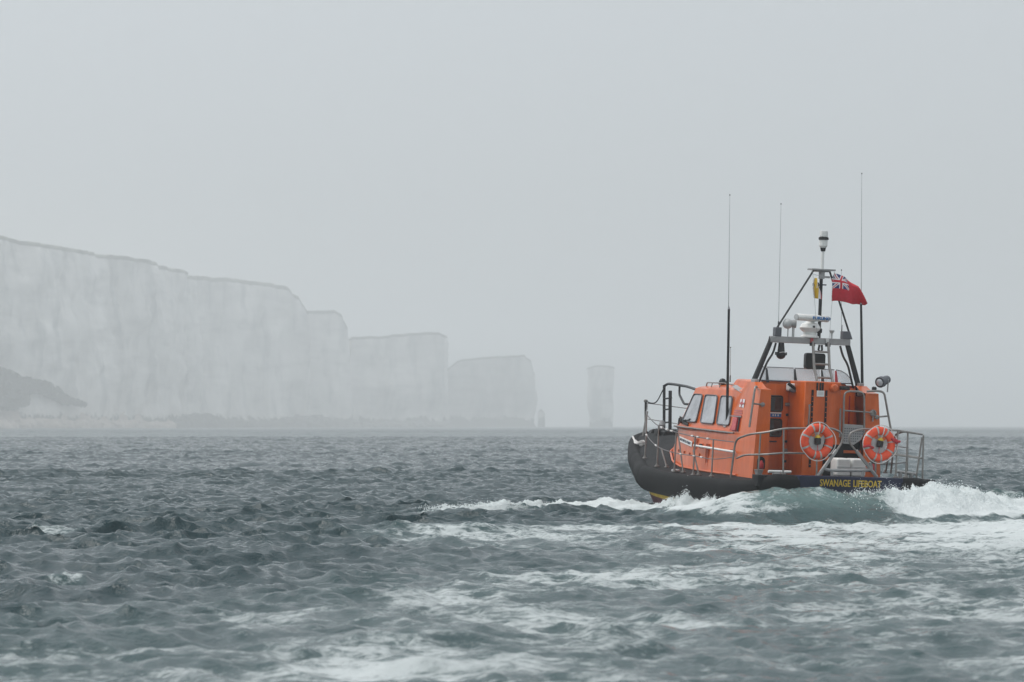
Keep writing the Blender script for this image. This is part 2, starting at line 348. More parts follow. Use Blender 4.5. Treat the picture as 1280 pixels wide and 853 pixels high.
def sea_mat():
    m = bpy.data.materials.new('sea_water'); m.use_nodes = True; n = m.node_tree.nodes; l = m.node_tree.links; n.clear()
    def N(t, **k):
        o = n.new(t)
        for a, b in k.items(): setattr(o, a, b)
        return o
    def V(o, i, v): o.inputs[i].default_value = v; return o
    def math_(op, a, b=None, clamp=False):
        o = N('ShaderNodeMath', operation=op, use_clamp=clamp)
        for i, q in enumerate((a, b)):
            if q is None: continue
            if isinstance(q, (int, float)): o.inputs[i].default_value = q
            else: l.new(q, o.inputs[i])
        return o.outputs[0]
    geo = N('ShaderNodeNewGeometry'); pos = geo.outputs['Position']
    fo = N('ShaderNodeAttribute', attribute_name='foam').outputs['Fac']; ae = N('ShaderNodeAttribute', attribute_name='aerated').outputs['Fac']
    def tex(scale, detail=4, rough=.6, dist=0., st=(1, 1, 1)):
        mp = N('ShaderNodeMapping'); mp.inputs['Scale'].default_value = st; l.new(pos, mp.inputs[0])
        t = N('ShaderNodeTexNoise'); V(t, 'Scale', scale); V(t, 'Detail', detail); V(t, 'Roughness', rough); V(t, 'Distortion', dist); l.new(mp.outputs[0], t.inputs['Vector']); return t.outputs['Fac']
    def ridge(t):   # thin bright lines where the noise crosses its middle value
        return math_('SUBTRACT', 1., math_('MULTIPLY', math_('ABSOLUTE', math_('SUBTRACT', t, .5)), 6.5), True)
    web = math_('MAXIMUM', ridge(tex(1.25, 6, .60, 1.0, (.62, 1.15, 1))), math_('MULTIPLY', ridge(tex(3.2, 5, .6, .8, (.7, 1.1, 1))), .8))
    lump = tex(.9, 8, .68, .5, (.6, 1.1, 1)); lump_n = N('ShaderNodeMapRange'); V(lump_n, 1, .30); V(lump_n, 2, .70); l.new(lump, lump_n.inputs[0])
    fine = tex(11., 4, .65); fine_n = N('ShaderNodeMapRange'); V(fine_n, 1, .3); V(fine_n, 2, .7); l.new(fine, fine_n.inputs[0])
    pat = math_('ADD', math_('ADD', math_('MULTIPLY', web, .44), math_('MULTIPLY', lump_n.outputs[0], .34)), math_('MULTIPLY', fine_n.outputs[0], .22))
    thr = math_('SUBTRACT', 1., fo)
    fac = N('ShaderNodeMapRange', interpolation_type='SMOOTHSTEP'); l.new(pat, fac.inputs[0]); l.new(math_('SUBTRACT', thr, .07), fac.inputs[1]); l.new(math_('ADD', thr, .26), fac.inputs[2])
    has = N('ShaderNodeMapRange', interpolation_type='SMOOTHSTEP'); V(has, 1, .02); V(has, 2, .25); l.new(fo, has.inputs[0])
    ff = math_('MULTIPLY', math_('MULTIPLY', fac.outputs[0], has.outputs[0]), math_('ADD', .26, math_('MULTIPLY', fo, .92)), True)
    # water
    wcol = N('ShaderNodeMix', data_type='RGBA'); wcol.inputs[6].default_value = (.004, .026, .031, 1); wcol.inputs[7].default_value = (.105, .175, .168, 1)
    ae2 = math_('MAXIMUM', ae, math_('MULTIPLY', fo, .55)); l.new(ae2, wcol.inputs[0])
    wat = N('ShaderNodeBsdfPrincipled'); l.new(wcol.outputs[2], wat.inputs['Base Color']); rg = N('ShaderNodeMapRange'); V(rg, 3, .09); V(rg, 4, .32); l.new(N('ShaderNodeAttribute', attribute_name='unresolved_chop').outputs['Fac'], rg.inputs[0]); l.new(rg.outputs[0], wat.inputs['Roughness']); V(wat, 'IOR', 1.33)
    rip = math_('ADD', math_('MULTIPLY', tex(5.5, 5, .62, .3, (1, 1.2, 1)), 1.0), math_('MULTIPLY', tex(19, 3, .6), .35))
    bp = N('ShaderNodeBump'); V(bp, 'Strength', .75); V(bp, 'Distance', .05); l.new(rip, bp.inputs['Height']); l.new(bp.outputs[0], wat.inputs['Normal'])
    # foam
    fm = N('ShaderNodeBsdfPrincipled'); V(fm, 'Base Color', (.88, .92, .92, 1)); V(fm, 'Roughness', .75); V(fm, 'Specular IOR Level', .25)
    bp2 = N('ShaderNodeBump'); V(bp2, 'Strength', .9); V(bp2, 'Distance', .09); l.new(math_('ADD', tex(7, 6, .7), math_('MULTIPLY', lump, 1.0)), bp2.inputs['Height']); l.new(bp2.outputs[0], fm.inputs['Normal'])
    mx = N('ShaderNodeMixShader'); l.new(ff, mx.inputs[0]); l.new(wat.outputs[0], mx.inputs[1]); tl = N('ShaderNodeBsdfTranslucent'); V(tl, 'Color', (.80, .93, .92, 1)); fx = N('ShaderNodeMixShader'); V(fx, 0, .35); l.new(fm.outputs[0], fx.inputs[1]); l.new(tl.outputs[0], fx.inputs[2]); l.new(fx.outputs[0], mx.inputs[2])
    out = N('ShaderNodeOutputMaterial'); l.new(mx.outputs[0], out.inputs[0]); return m
build_sea()

# ------------------------------------------------------------------ chalk cliffs
KFAR = 2.4            # the cliffs stand this much farther out than they were drawn
def chalk_mat():
    m = bpy.data.materials.new('chalk'); m.use_nodes = True; n = m.node_tree.nodes; l = m.node_tree.links; b = n['Principled BSDF']
    b.inputs['Roughness'].default_value = .95; b.inputs['Specular IOR Level'].default_value = .1
    g = n.new('ShaderNodeNewGeometry')
    def tex(scale, st, det=6):
        mp = n.new('ShaderNodeMapping'); mp.inputs['Scale'].default_value = st; l.new(g.outputs['Position'], mp.inputs[0])
        t = n.new('ShaderNodeTexNoise'); t.inputs['Scale'].default_value = scale / KFAR; t.inputs['Detail'].default_value = det; t.inputs['Roughness'].default_value = .65; l.new(mp.outputs[0], t.inputs[0]); return t.outputs['Fac']
    def ramp(x, a, c, bb, d):
        r = n.new('ShaderNodeValToRGB'); r.color_ramp.elements[0].position = a; r.color_ramp.elements[0].color = (*c, 1); r.color_ramp.elements[1].position = bb; r.color_ramp.elements[1].color = (*d, 1); l.new(x, r.inputs[0]); return r.outputs[0]
    def mul(a, bb):
        o = n.new('ShaderNodeMix'); o.data_type = 'RGBA'; o.blend_type = 'MULTIPLY'; o.inputs[0].default_value = 1; l.new(a, o.inputs[6]); l.new(bb, o.inputs[7]); return o.outputs[2]
    c = ramp(tex(.05, (1, 1, .35)), .35, (.60, .585, .55), .62, (.88, .86, .82))
    c = mul(c, ramp(tex(.16, (1, 1, .30)), .32, (.58, .60, .61), .50, (1, 1, 1)))
    c = mul(c, ramp(tex(.30, (.15, .15, 1.), 3), .30, (.80, .80, .80), .5, (1, 1, 1)))
    sx = n.new('ShaderNodeSeparateXYZ'); l.new(g.outputs['Position'], sx.inputs[0])
    ad = n.new('ShaderNodeMath'); ad.operation = 'MULTIPLY_ADD'; l.new(tex(.25, (1, 1, .6), 4), ad.inputs[0]); ad.inputs[1].default_value = -17; l.new(sx.outputs[2], ad.inputs[2])
    weed = n.new('ShaderNodeMapRange'); weed.inputs[1].default_value = -2.2; weed.inputs[2].default_value = -.2; l.new(ad.outputs[0], weed.inputs[0])
    mx = n.new('ShaderNodeMix'); mx.data_type = 'RGBA'; mx.inputs[6].default_value = (.10, .11, .09, 1); l.new(weed.outputs[0], mx.inputs[0]); l.new(c, mx.inputs[7]); l.new(mx.outputs[2], b.inputs['Base Color'])
    return m
M['chalk'] = chalk_mat()
M['grass'] = mat('clifftop_grass', (.20, .21, .15), .95, vary=.4, vscale=.1)
M['scrub'] = mat('scrub_leaves', (.035, .05, .025), .9, vary=.4, vscale=.3)
M['boulder'] = mat('weedy_rock', (.10, .105, .09), .9, vary=.4, vscale=.2)
M['talus'] = mat('chalk_rubble', (.50, .43, .37), .95, vary=.35, vscale=.12, bump=1, bscale=.6)
FPX, HPY = 3556., 531.5
def far(px, py, d): return ((px - 640) / FPX * d, d, CAM_H + (HPY - py) / FPX * d)
def cliff(name, outline, parent=None, rough=1.8, seed=0, batter=.05, nz=44, step=1.6, capr=.25, foot=0., waist=0.):
    """outline: closed plan ring of (x, y, ztop); walls get vertical flutes and ledges, the top a grass cap"""
    ring = []; k = len(outline)
    for i in range(k):
        a, b = np.array(outline[i]), np.array(outline[(i + 1) % k]); n = max(1, int(np.linalg.norm((b - a)[:2]) / step))
        ring += [a + (b - a) * t / n for t in range(n)]
    ring = np.array(ring); n = len(ring)
    t = np.roll(ring, -2, 0) - np.roll(ring, 2, 0); nrm = np.stack([t[:, 1], -t[:, 0]], -1); nrm /= np.linalg.norm(nrm, axis=1, keepdims=True)
    area = np.sum(ring[:, 0] * np.roll(ring[:, 1], -1) - np.roll(ring[:, 0], -1) * ring[:, 1])
    if area < 0: nrm = -nrm
    G = []
    for i in range(n):
        x, y, zt = ring[i]; col = []
        zt += (.18 if nz > 50 else .4) * rough * noise.fractal((x * .06, y * .06, seed), 1, 2, 4) + .25 * noise.noise((x * .35, y * .35, seed))
        for j in range(nz + 1):
            q = j / nz; z = -1.2 + (zt + 1.2) * q
            d = rough * (1.0 * noise.fractal((x * .035 + seed, y * .035, z * .02), 1, 2, 3) + .22 * noise.ridged_multi_fractal((x * .13, y * .13 + seed, z * .04), .9, 2, 3, 1, 2) - .3 + .62 * noise.fractal((x * .16, y * .16, z * .10 + seed), .8, 2, 6))
            d -= waist * math.exp(-((q - .16) / .14) ** 2) + waist * .5 * math.sin(q * 9 + i * .11 + seed)
            d += -batter * zt * q + foot * max(0, 1 - q / .12) ** 2
            d -= capr * max(0, (q - .96) / .04) ** 2
            col.append((x + nrm[i][0] * d, y + nrm[i][1] * d, z))
        G.append(col)
    o = MB().grid(G, True).build(name, M['chalk'], parent, sharp=60, fix=False)
    top = [np.array(c[-1]) for c in G]; over = [np.array(c[-2]) for c in G]; cen = np.mean(top, 0); cg = []
    for p, ov in zip(top, over):
        row = []
        for q in (-.0, .02, .06, .2, .5, .8, 1):
            w_ = p + (cen - p) * q; w_[2] = p[2] + (cen[2] - p[2]) * q + capr * min(1, q * 14) + 1.2 * math.sin(q * 1.57) * (0 if q == 0 else noise.noise((w_[0] * .05, w_[1] * .05, 3)))
            row.append(w_)
        row[0] = row[0] + np.array([0, 0, .12]); nv = unit((ov - cen) * (1, 1, 0)); cg.append([ov + nv * .15, row[0] + nv * .3] + row[1:])
    MB().grid(cg, True).build('grass_top', M['grass'], o, sharp=80, fix=True)
    return o
# headland: nearest at the left and running away to the right
def top_line(pts): return [far(*p) for p in pts]
fr = top_line([(-420, 296, 560), (-200, 288, 600), (0, 300, 650), (60, 310, 672), (130, 322, 705), (200, 334, 742), (236, 342, 765), (256, 352, 782)])
back = [(x - 60, y + 210, z + 6) for x, y, z in ((fr[-1][0] + 20, fr[-1][1] - 40, fr[-1][2]), fr[3], fr[0])]
head = cliff('headland', fr + back, rough=2.4, seed=1.3, step=1.5, nz=56, batter=.04); tag(head, kind='structure')
fr = top_line([(225, 349, 800), (300, 352, 828), (345, 357, 845), (365, 365, 853), (378, 378, 858), (387, 396, 862)])
cliff('chalk_face', fr + [(fr[-1][0] - 6, 935, fr[-1][2]), (fr[1][0] - 10, 960, fr[1][2])], head, rough=1.9, seed=5.1, foot=3.)
fr = top_line([(362, 393, 905), (395, 392, 910), (422, 391, 913), (433, 397, 915), (438, 410, 918)])
cliff('chalk_face', fr + [(fr[-1][0] - 4, 960, fr[-1][2]), (fr[0][0], 965, fr[0][2])], head, rough=1.5, seed=8.7, foot=2.5)
S_GROUP = 'chalk sea stacks beyond the headland'
fr = top_line([(436, 427, 940), (480, 424, 944), (530, 420, 949), (549, 420, 951), (556, 424, 954)])
o = cliff('sea_stack', fr + [(fr[-1][0] - 1, 1005, fr[-1][2]), (fr[0][0], 1000, fr[0][2])], rough=1.6, seed=12.2, waist=.5, foot=1.5, batter=.0)
tag(o, 'wide flat-topped chalk stack joined to the end of the headland cliffs', 'sea stack', S_GROUP)
fr = top_line([(558, 466, 1000), (570, 455, 1002), (612, 451, 1006), (655, 448, 1010), (665, 455, 1012), (669, 470, 1014)])
o = cliff('sea_stack', fr + [(fr[-1][0] - 1, 1050, fr[-1][2]), (fr[0][0], 1045, fr[0][2])], rough=1.7, seed=15.9, waist=.5, foot=1.2, batter=-.02)
tag(o, 'long low chalk stack with a grassy top and a tiny pinnacle at its foot', 'sea stack', S_GROUP)
fr = top_line([(736, 464, 1040), (745, 461, 1039), (758, 461, 1039), (766, 463, 1041)])
o = cliff('sea_stack', fr + [(fr[-1][0] + .3, 1049, fr[-1][2]), (fr[0][0], 1049, fr[0][2])], rough=.45, seed=19.4, step=.6, nz=60, batter=-.015, capr=.2, waist=.45)
tag(o, 'slender lone chalk pillar standing clear of the others in the sea', 'sea stack', S_GROUP)
fr = top_line([(672, 519, 1020), (677, 515, 1020), (682, 521, 1021)])
o = cliff('sea_stack', fr + [(fr[-1][0], 1023, fr[-1][2] - 1), (fr[0][0], 1023, fr[0][2] - 1)], rough=.25, seed=23., step=.4, nz=24, batter=.05)
tag(o, 'tiny rock pinnacle beside the foot of the long low stack', 'sea stack', S_GROUP)
# rubble slope, boulders and scrub at the foot of the headland
def talus():
    G = []
    for i in range(200):
        px = -300 + 525 * i / 199; d = np.interp(px, [-300, 0, 130, 225], [580, 650, 705, 758]); h = np.interp(px, [-300, 0, 60, 150, 215, 225], [12, 11, 9, 4.5, 2, .5]); x = (px - 640) / FPX * d; row = []
        for j in range(26):
            q = j / 25; yy = d + 3 - (1 - q) * 15 * (h / 11 + .3); zz = -1 + (h + 1) * q ** 1.25
            nn = noise.fractal((x * .12, yy * .12, 2), 1, 2, 4); row.append((x + nn * .6, yy - nn * 1.4, zz + nn * 1.0 * min(1, q * 3)))
        G.append(row)
    MB().grid(G).build('rubble_slope', M['talus'], head, sharp=60)
talus()
def boulders(name, spots, m):
    b = MB()
    for px0, px1, d0, d1, hmax, num in spots:
        for _ in range(num):
            px = random.uniform(px0, px1); t = (px - px0) / (px1 - px0); d = d0 + (d1 - d0) * t - random.random() * 9; e = hmax * math.sin(math.pi * min(1, max(0, t))) ** .4
            r = random.uniform(.6, 1.9); z = random.uniform(-.3, max(.1, e - r * .6)); s = random.random() * 50; i0 = len(b.v)
            b.sphere(((px - 640) / FPX * d, d - 2 + z * .6, z), r, 8, 6)
            for k in range(i0, len(b.v)):
                p = b.v[k]; q = .45 * r * noise.noise((p[0] * .7 + s, p[1] * .7, p[2] * .7)); b.v[k] = (p[0] + q, p[1] + q, p[2] + .5 * q)
    tag(b.build(name, m, head, sharp=25), kind='stuff')
boulders('boulders', [(222, 278, 750, 775, 3.6, 260), (345, 425, 838, 880, 3.4, 240), (270, 345, 792, 830, 1.4, 120), (425, 560, 905, 940, 1.6, 200)], M['boulder'])
boulders('rubble', [(-60, 215, 622, 738, 1.8, 420)], M['talus'])
def scrub():
    P = []; F = []
    for cx, cy, rx, ry, num in [(10, 492, 36, 24, 2600), (-40, 485, 40, 26, 1600), (62, 491, 22, 8, 650), (88, 505, 9, 6, 260), (105, 509, 12, 3, 140), (30, 506, 16, 7, 400), (46, 488, 18, 8, 500), (76, 499, 14, 6, 320)]:
        for _ in range(int(num * 1.5)):
            a = random.random() * 6.283; q = math.sqrt(random.random()); px = cx + rx * q * math.cos(a); py = cy + ry * q * math.sin(a) + .25 * (px - cx)
            d = 650 + (px) * .42; x, y, z = far(px, py, d)
            if noise.fractal((x * .22, z * .30, 4.), 1, 2, 3) < -.45: continue
            y -= 1.6 * noise.noise((x * .3, z * .3, 9)) + 3 + max(0, (14 - z)) * .9 + random.random() * 1.5
            s = random.uniform(.35, .8); u = Vector((random.gauss(0, 1), random.gauss(0, 1), random.gauss(0, 1))).normalized(); v = u.orthogonal().normalized(); c = Vector((x, y, z)); i0 = len(P)
            P += [c - u * s, c + v * s * .7, c + u * s, c - v * s * .7]; F.append((i0, i0 + 1, i0 + 2, i0 + 3))
    b = MB(); b.v = [tuple(p) for p in P]; b.f = F; tag(b.build('scrub', M['scrub'], head, fix=False), kind='stuff')
scrub()
for o in [q for q in bpy.data.objects if q.type == 'MESH' and q.name != 'sea']: o.data.transform(Matrix.Scale(KFAR, 4))
# ------------------------------------------------------------------ lifeboat
boat = bpy.data.objects.new('lifeboat', None); COL.objects.link(boat); boat.matrix_world = BM
tag(boat, 'orange and black lifeboat with a navy transom throwing up a foaming wake', 'lifeboat')
# fender centre line, port half, stern to stem: X, Y, Z of the crest
FP = spline([(-1.08, .02, .80), (-1.55, .06, .80), (-1.80, .30, .70), (-1.92, .75, .645), (-1.98, 1.3, .64), (-2.0, 2.5, .625), (-2.0, 4.0, .60), (-1.96, 5.4, .625), (-1.82, 6.5, .68), (-1.58, 7.5, .745), (-1.32, 8.4, .84), (-1.04, 9.3, .94), (-.74, 10.15, 1.05), (-.38, 10.85, 1.17), (-.0, 11.2, 1.27)], 5)
FP = np.array(FP); FP[:, 0] += .09 * smooth(6.2, 7.6, FP[:, 1]) * (1 - smooth(10.2, 11.0, FP[:, 1]))
def fender(idx, name, m, sgn, rv=.255, rh=.17, end=.95):
    P = FP[idx[0]:idx[1]].copy(); P[:, 0] *= sgn
    n = len(P); G = []; NS = 16
    for i in range(n):
        a = P[max(0, i - 1)]; b = P[min(n - 1, i + 1)]; t = unit((b - a) * (1, 1, 0)); o = np.array((-t[1], t[0], 0)) * (1 if sgn > 0 else -1)
        if sgn < 0: o = np.array((-t[1], t[0], 0))
        else: o = np.array((t[1], -t[0], 0))
        e = 1.0
        for d in (i, n - 1 - i):
            if d < 2: e = min(e, end + (1 - end) * (d / 2) ** .5)
        c = P[i] + np.array((0, 0, -rv)); row = []
        for k in range(NS):
            q = 2 * math.pi * k / NS; cx, cz = math.cos(q), math.sin(q)
            cx = math.copysign(abs(cx) ** .75, cx); cz = math.copysign(abs(cz) ** .85, cz)
            row.append(c + o * (cx * rh * e) + np.array((0, 0, cz * rv * e)))
        G.append(row + [row[0]])
    b = MB().grid(G)
    for ri, rev in ((0, 1), (n - 1, 0)): b.add(G[ri][:-1], [tuple(range(NS))])
    return b.build(name, m, boat, sharp=50)
nF = len(FP); cuts = [0, 17, 36, 54]
for sg in (-1, 1):
    fender((0, 9), 'fender', M['rubber'], sg, rv=.27, rh=.2)
    fender((8, 22), 'fender', M['rubber'], sg); fender((21, 40), 'fender', M['rubber'], sg); fender((39, 52), 'fender', M['rubber'], sg, rv=.24, rh=.17)
# bow piece runs round both sides
PB = np.concatenate([FP[51:], (FP[51:-1] * (-1, 1, 1))[::-1]]); G = []
for i in range(len(PB)):
    a = PB[max(0, i - 1)]; b = PB[min(len(PB) - 1, i + 1)]; t = unit((b - a) * (1, 1, 0)); o = np.array((-t[1], t[0], 0)); row = []
    e = .95 if i in (0, len(PB) - 1) else 1
    for k in range(16):
        q = 2 * math.pi * k / 16; cx, cz = math.cos(q), math.sin(q); cx = math.copysign(abs(cx) ** .75, cx); cz = math.copysign(abs(cz) ** .85, cz)
        row.append(PB[i] + np.array((0, 0, -.24)) + o * cx * .17 * e + np.array((0, 0, cz * .24 * e)))
    G.append(row + [row[0]])
b = MB().grid(G); b.add(G[0][:-1], [tuple(range(16))]); b.add(G[-1][:-1], [tuple(range(16))]); b.build('bow_fender', M['rubber'], boat, sharp=50)
# hull below the fender
def hull_rows(sgn):
    rows = []
    for i in range(3, nF):
        x, y, z = FP[i]; x *= -sgn if sgn > 0 else 1
        x = FP[i][0] * (1 if sgn < 0 else -1)
        rake = 1.35 * smooth(7.5, 11.2, y) ** 1.2; sh = 1 - .45 * smooth(6.5, 10.8, y)
        nar = smooth(5.8, 9.0, y); L = [z - .26, z - .455, z - .60, z - .85, -.55]; X_ = [.96, .965 - .10 * nar, .95 - .26 * nar, .90 - .42 * nar, .80 - .62 * nar]; Q = [0, .30, .5, .8, 1]
        rows.append([(x * fx, y - rake * q, lz) for fx, q, lz in zip(X_, Q, L)] + [(0, min(y - rake - .05, 9.6), -.85)])
    return rows
for nm, a, bq, m in (('hull_side', 0, 2, 'navy'), ('boot_stripe', 1, 3, 'yellow'), ('hull_bottom', 2, 6, 'maroon')):
    b = MB()
    for sg in (-1, 1):
        rows = hull_rows(sg); b.grid([r_[a:bq] if nm != 'hull_bottom' else r_[a:bq] for r_ in rows])
    b.build(nm, M[m], boat, sharp=50)
# decks
def zc(y): return float(np.interp(y, [0, .4, 1.5, 5.5, 7, 9, 10.6, 11.2], [.80, .74, .70, .75, 1.16, 1.24, 1.25, 1.22]))
G = []
for i in range(4, nF):
    x, y, z = FP[i]; e = (x * .96, y, z - .035); row = []
    for k in range(13):
        q = -1 + k / 6; cz = zc(y); zz = e[2] + (max(cz, e[2]) - e[2]) * (1 - abs(q) ** 2.0); row.append((-e[0] * q, y, zz))
    G.append(row)
MB().grid(G).build('deck', M['deck'], boat, sharp=60)
MB().box((-1.9, .04, .55), (1.9, .32, .775)).build('aft_deck', M['deck'], boat, bevel=.01)
# transom with name
MB().slab([(-1.12, -.13, .30), (1.12, -.13, .30), (1.12, -.13, .795), (-1.12, -.13, .795)], (0, .25, 0)).build('transom', M['navy'], boat, bevel=.015)
text('name_lettering', 'SWANAGE', M['yellow'], boat, (-.66, -.134, .60), (1, 0, 0), (0, 0, 1), .135, .645, .006, .012); text('name_lettering', 'LIFEBOAT', M['yellow'], boat, (.05, -.134, .60), (1, 0, 0), (0, 0, 1), .135, .60, .006, .012)
for x in (-.9, .9): MB().box((x - .02, -.15, .34), (x + .02, -.135, .5)).build('drain_flap', M['navy'], boat, bevel=.004)

# ---- wheelhouse: rings from deck to roof
def ring(z):
    Z = [.35, 1.05, 1.55, 2.36]
    f = lambda *v: float(np.interp(z, Z, v))
    return [(-f(1.40, 1.36, 1.30, 1.10), 2.3), (-f(1.39, 1.35, 1.29, 1.09), 4.55), (-f(1.33, 1.30, 1.255, 1.06), f(5.95, 5.95, 5.95, 5.55)), (-f(1.05, 1.0, .93, .82), f(7.0, 6.9, 6.55, 5.95)), (-f(.5, .48, .45, .4), f(7.4, 7.25, 6.85, 6.12)), (0, f(7.45, 7.3, 6.9, 6.16))]
def wall(z0, z1, n=6, off=0.):
    G = []
    for k in range(n + 1):
        z = z0 + (z1 - z0) * k / n; r = ring(z); r = r + [(-x, y) for x, y in r[:-1][::-1]]; G.append([(x, y, z) for x, y in r])
    return G
b = MB(); G = wall(.35, 2.36, 10); b.grid(G)
edge = G[-1]; rg = []
for q, h in ((0, 0), (.06, .035), (.45, .12), (.75, .20), (1, .20)):
    rg.append([(x * (1 - q * .98), (y - 3.9) * (1 - .92 * q) + 3.9 if q > 0 else y, z + h) for x, y, z in edge])
b.grid(rg); cb = [g[0] for g in G] ; 
wh = b.build('wheelhouse', M['orange'], boat, sharp=28)
MB().slab([(-1.40, 2.3, .5), (1.40, 2.3, .5), (1.12, 2.3, 2.40), (.9, 2.3, 2.6), (-.9, 2.3, 2.6), (-1.12, 2.3, 2.40)], (0, .08, 0)).build('aft_bulkhead', M['orange'], wh, bevel=.012)
MB().hexa([(-.92, 2.32, 2.3), (.92, 2.32, 2.3), (.8, 4.3, 2.4), (-.8, 4.3, 2.4), (-.9, 2.32, 2.60), (.9, 2.32, 2.60), (.72, 4.15, 2.60), (-.72, 4.15, 2.60)]).build('upper_cockpit', M['orange'], wh, bevel=.04)
# ledge round the base and below the windows
G = []
for dz, o in ((0, .0), (0, .035), (.05, .035), (.05, .0)):
    r = ring(1.50 + dz); r = r + [(-x, y) for x, y in r[:-1][::-1]]; G.append([(x * (1 + o / 1.2), y + (o if y > 5.5 else 0), 1.50 + dz) for x, y in r])
MB().grid(G).build('belt_moulding', M['orange'], wh, sharp=30)
tp = []
for q in np.linspace(0, 1, 30):
    r = ring(.9); L = [np.array(p) for p in r]; d = np.cumsum([0] + [np.linalg.norm(L[i + 1] - L[i]) for i in range(len(L) - 1)]); s_ = q * d[-1]
    x = np.interp(s_, d, [p[0] for p in L]); y = np.interp(s_, d, [p[1] for p in L]); 
    i = int(np.argmin(np.abs(FP[:, 1] - y))); ex = abs(FP[i][0]) * .96; ez = FP[i][2] - .035
    tp.append((x * 1.03, y + .03 * (y > 6), max(ez + (max(zc(y), ez) - ez) * (1 - (x / ex) ** 2), ez) + .02))
MB().tube(tp, .022, 6).build('base_trim', M['orange'], wh); MB().tube([(-p[0], p[1], p[2]) for p in tp], .022, 6).build('base_trim', M['orange'], wh)

# windows on both sides: y fore/aft at sill and head
def side_x(y, z):
    r = ring(z); return float(np.interp(y, [p[1] for p in r], [p[0] for p in r]))
def rounded(quad, r=.07, n=4):
    out = []; Q = [np.array(p, float) for p in quad]; k = len(Q)
    for i in range(k):
        a = unit(Q[i - 1] - Q[i]); b = unit(Q[(i + 1) % k] - Q[i])
        for j in range(n + 1):
            t = j / n; out.append((1 - t) ** 2 * (Q[i] + a * r) + 2 * t * (1 - t) * Q[i] + t * t * (Q[i] + b * r))
    return out
def window(sgn, ys0, ys1, yh0, yh1, z0=1.65, z1=2.235):
    def pt(y, z, o=0): return ((side_x(y, z) - o) * (1 if sgn < 0 else -1), y, z)
    quad = [pt(ys0, z0, .016), pt(ys1, z0, .016), pt(yh1, z1, .016), pt(yh0, z1, .016)]
    c = sum(np.array(q) for q in quad) / 4
    P = [np.array(p) for p in rounded(quad, .085)]
    out = np.array((-1 if sgn < 0 else 1, 0, .2)); out = unit(out)
    pane = MB().slab([p + out * .004 for p in P], -out * .012).build('pane', M['pane'], None, sharp=30)
    big = [c + (p - c) * 1.0 + out * .012 for p in P]
    fr = MB().tube(big, .013, 6, True).build('window', M['gasket'], boat); pane.parent = fr; return fr
for sg in (-1, 1):
    window(sg, 5.76, 4.92, 5.50, 4.97); window(sg, 4.66, 3.90, 4.80, 4.10); window(sg, 3.74, 3.05, 3.90, 3.28)
# windscreen in three panes
for x0, x1 in ((-.80, -.30), (-.25, .25), (.30, .80)):
    def fy(x, z):
        r = ring(z); return float(np.interp(-abs(x), [p[0] for p in r[2:]], [p[1] for p in r[2:]])) + .02
    q = rounded([(x0, fy(x0, 1.68), 1.68), (x1, fy(x1, 1.68), 1.68), (x1 * .95, fy(x1, 2.24), 2.24), (x0 * .95, fy(x0, 2.24), 2.24)], .06)
    fr = MB().tube(q, .018, 6, True).build('window', M['gasket'], boat); MB().slab(q, (0, -.012, -.004)).build('pane', M['pane'], fr)

# aft side panels (port and starboard wings) carry the emblem and the niche
def wing_x(y, z):
    t = min(1, (y - 1.5) / 1.53); t = t * t
    return (1 - t) * float(np.interp(z, [.5, 1.75, 2.42, 2.56], [1.405, 1.345, 1.285, 1.26])) + t * (-side_x(3.0, min(z, 2.36)) + .02 - max(0, z - 2.36) * .5)
for sg in (-1, 1):
    def P(x, y, z): return (x * -sg, y, z)
    yy_ = [1.5, 1.75, 1.98, 2.45, 2.72, 2.98, 3.03]; zt = [2.42, 2.45, 2.56, 2.56, 2.40, 1.80, 1.55]; G = []
    for y, t_ in zip(yy_, zt): G.append([(sg * wing_x(y, .5 + (t_ - .5) * k / 8), y, .5 + (t_ - .5) * k / 8) for k in range(9)])
    xi = 1.06 if sg < 0 else 1.0
    G = [[(sg * xi, p[0][1], p[k][2]) if h else p[k] for k in range(9)] for p, h in zip([G[0]] + G + [G[-1]], [1] + [0] * len(G) + [1])]
    G = [r_ + [(sg * min(xi, abs(r_[-1][0])), r_[-1][1], r_[-1][2])] for r_ in G]
    wing = MB().grid(G).build('wing_panel', M['orange'], wh, sharp=25)
    s = sg; X = lambda z, d=0: s * (float(np.interp(z, [.5, 1.75, 2.42], [1.405, 1.345, 1.285])) + d)
    # niche in the aft face with a red bottle
    cx = s * 1.22; arch = [(cx - .085, 1.494, .84), (cx + .085, 1.494, .84), (cx + .085, 1.494, 1.0)] + [(cx + .085 * math.cos(a), 1.494, 1.0 + .085 * math.sin(a)) for a in np.linspace(.3, 2.84, 7)] + [(cx - .085, 1.494, 1.0)]
    nic = MB().slab(arch, (0, .012, 0)).build('niche', M['hole'], boat)
    MB().lathe((cx - .005, 1.47, .85), (0, 0, 1), [(.045, 0), (.05, .01), (.05, .1), (.03, .13), (.015, .16)], 10).build('bottle', M['red'], nic)
    MB().lathe((cx, 1.485, 1.13), (0, -1, 0), [(.02, -.02), (.022, .02), (.012, .035)], 8).build('hook', M['black'], nic)
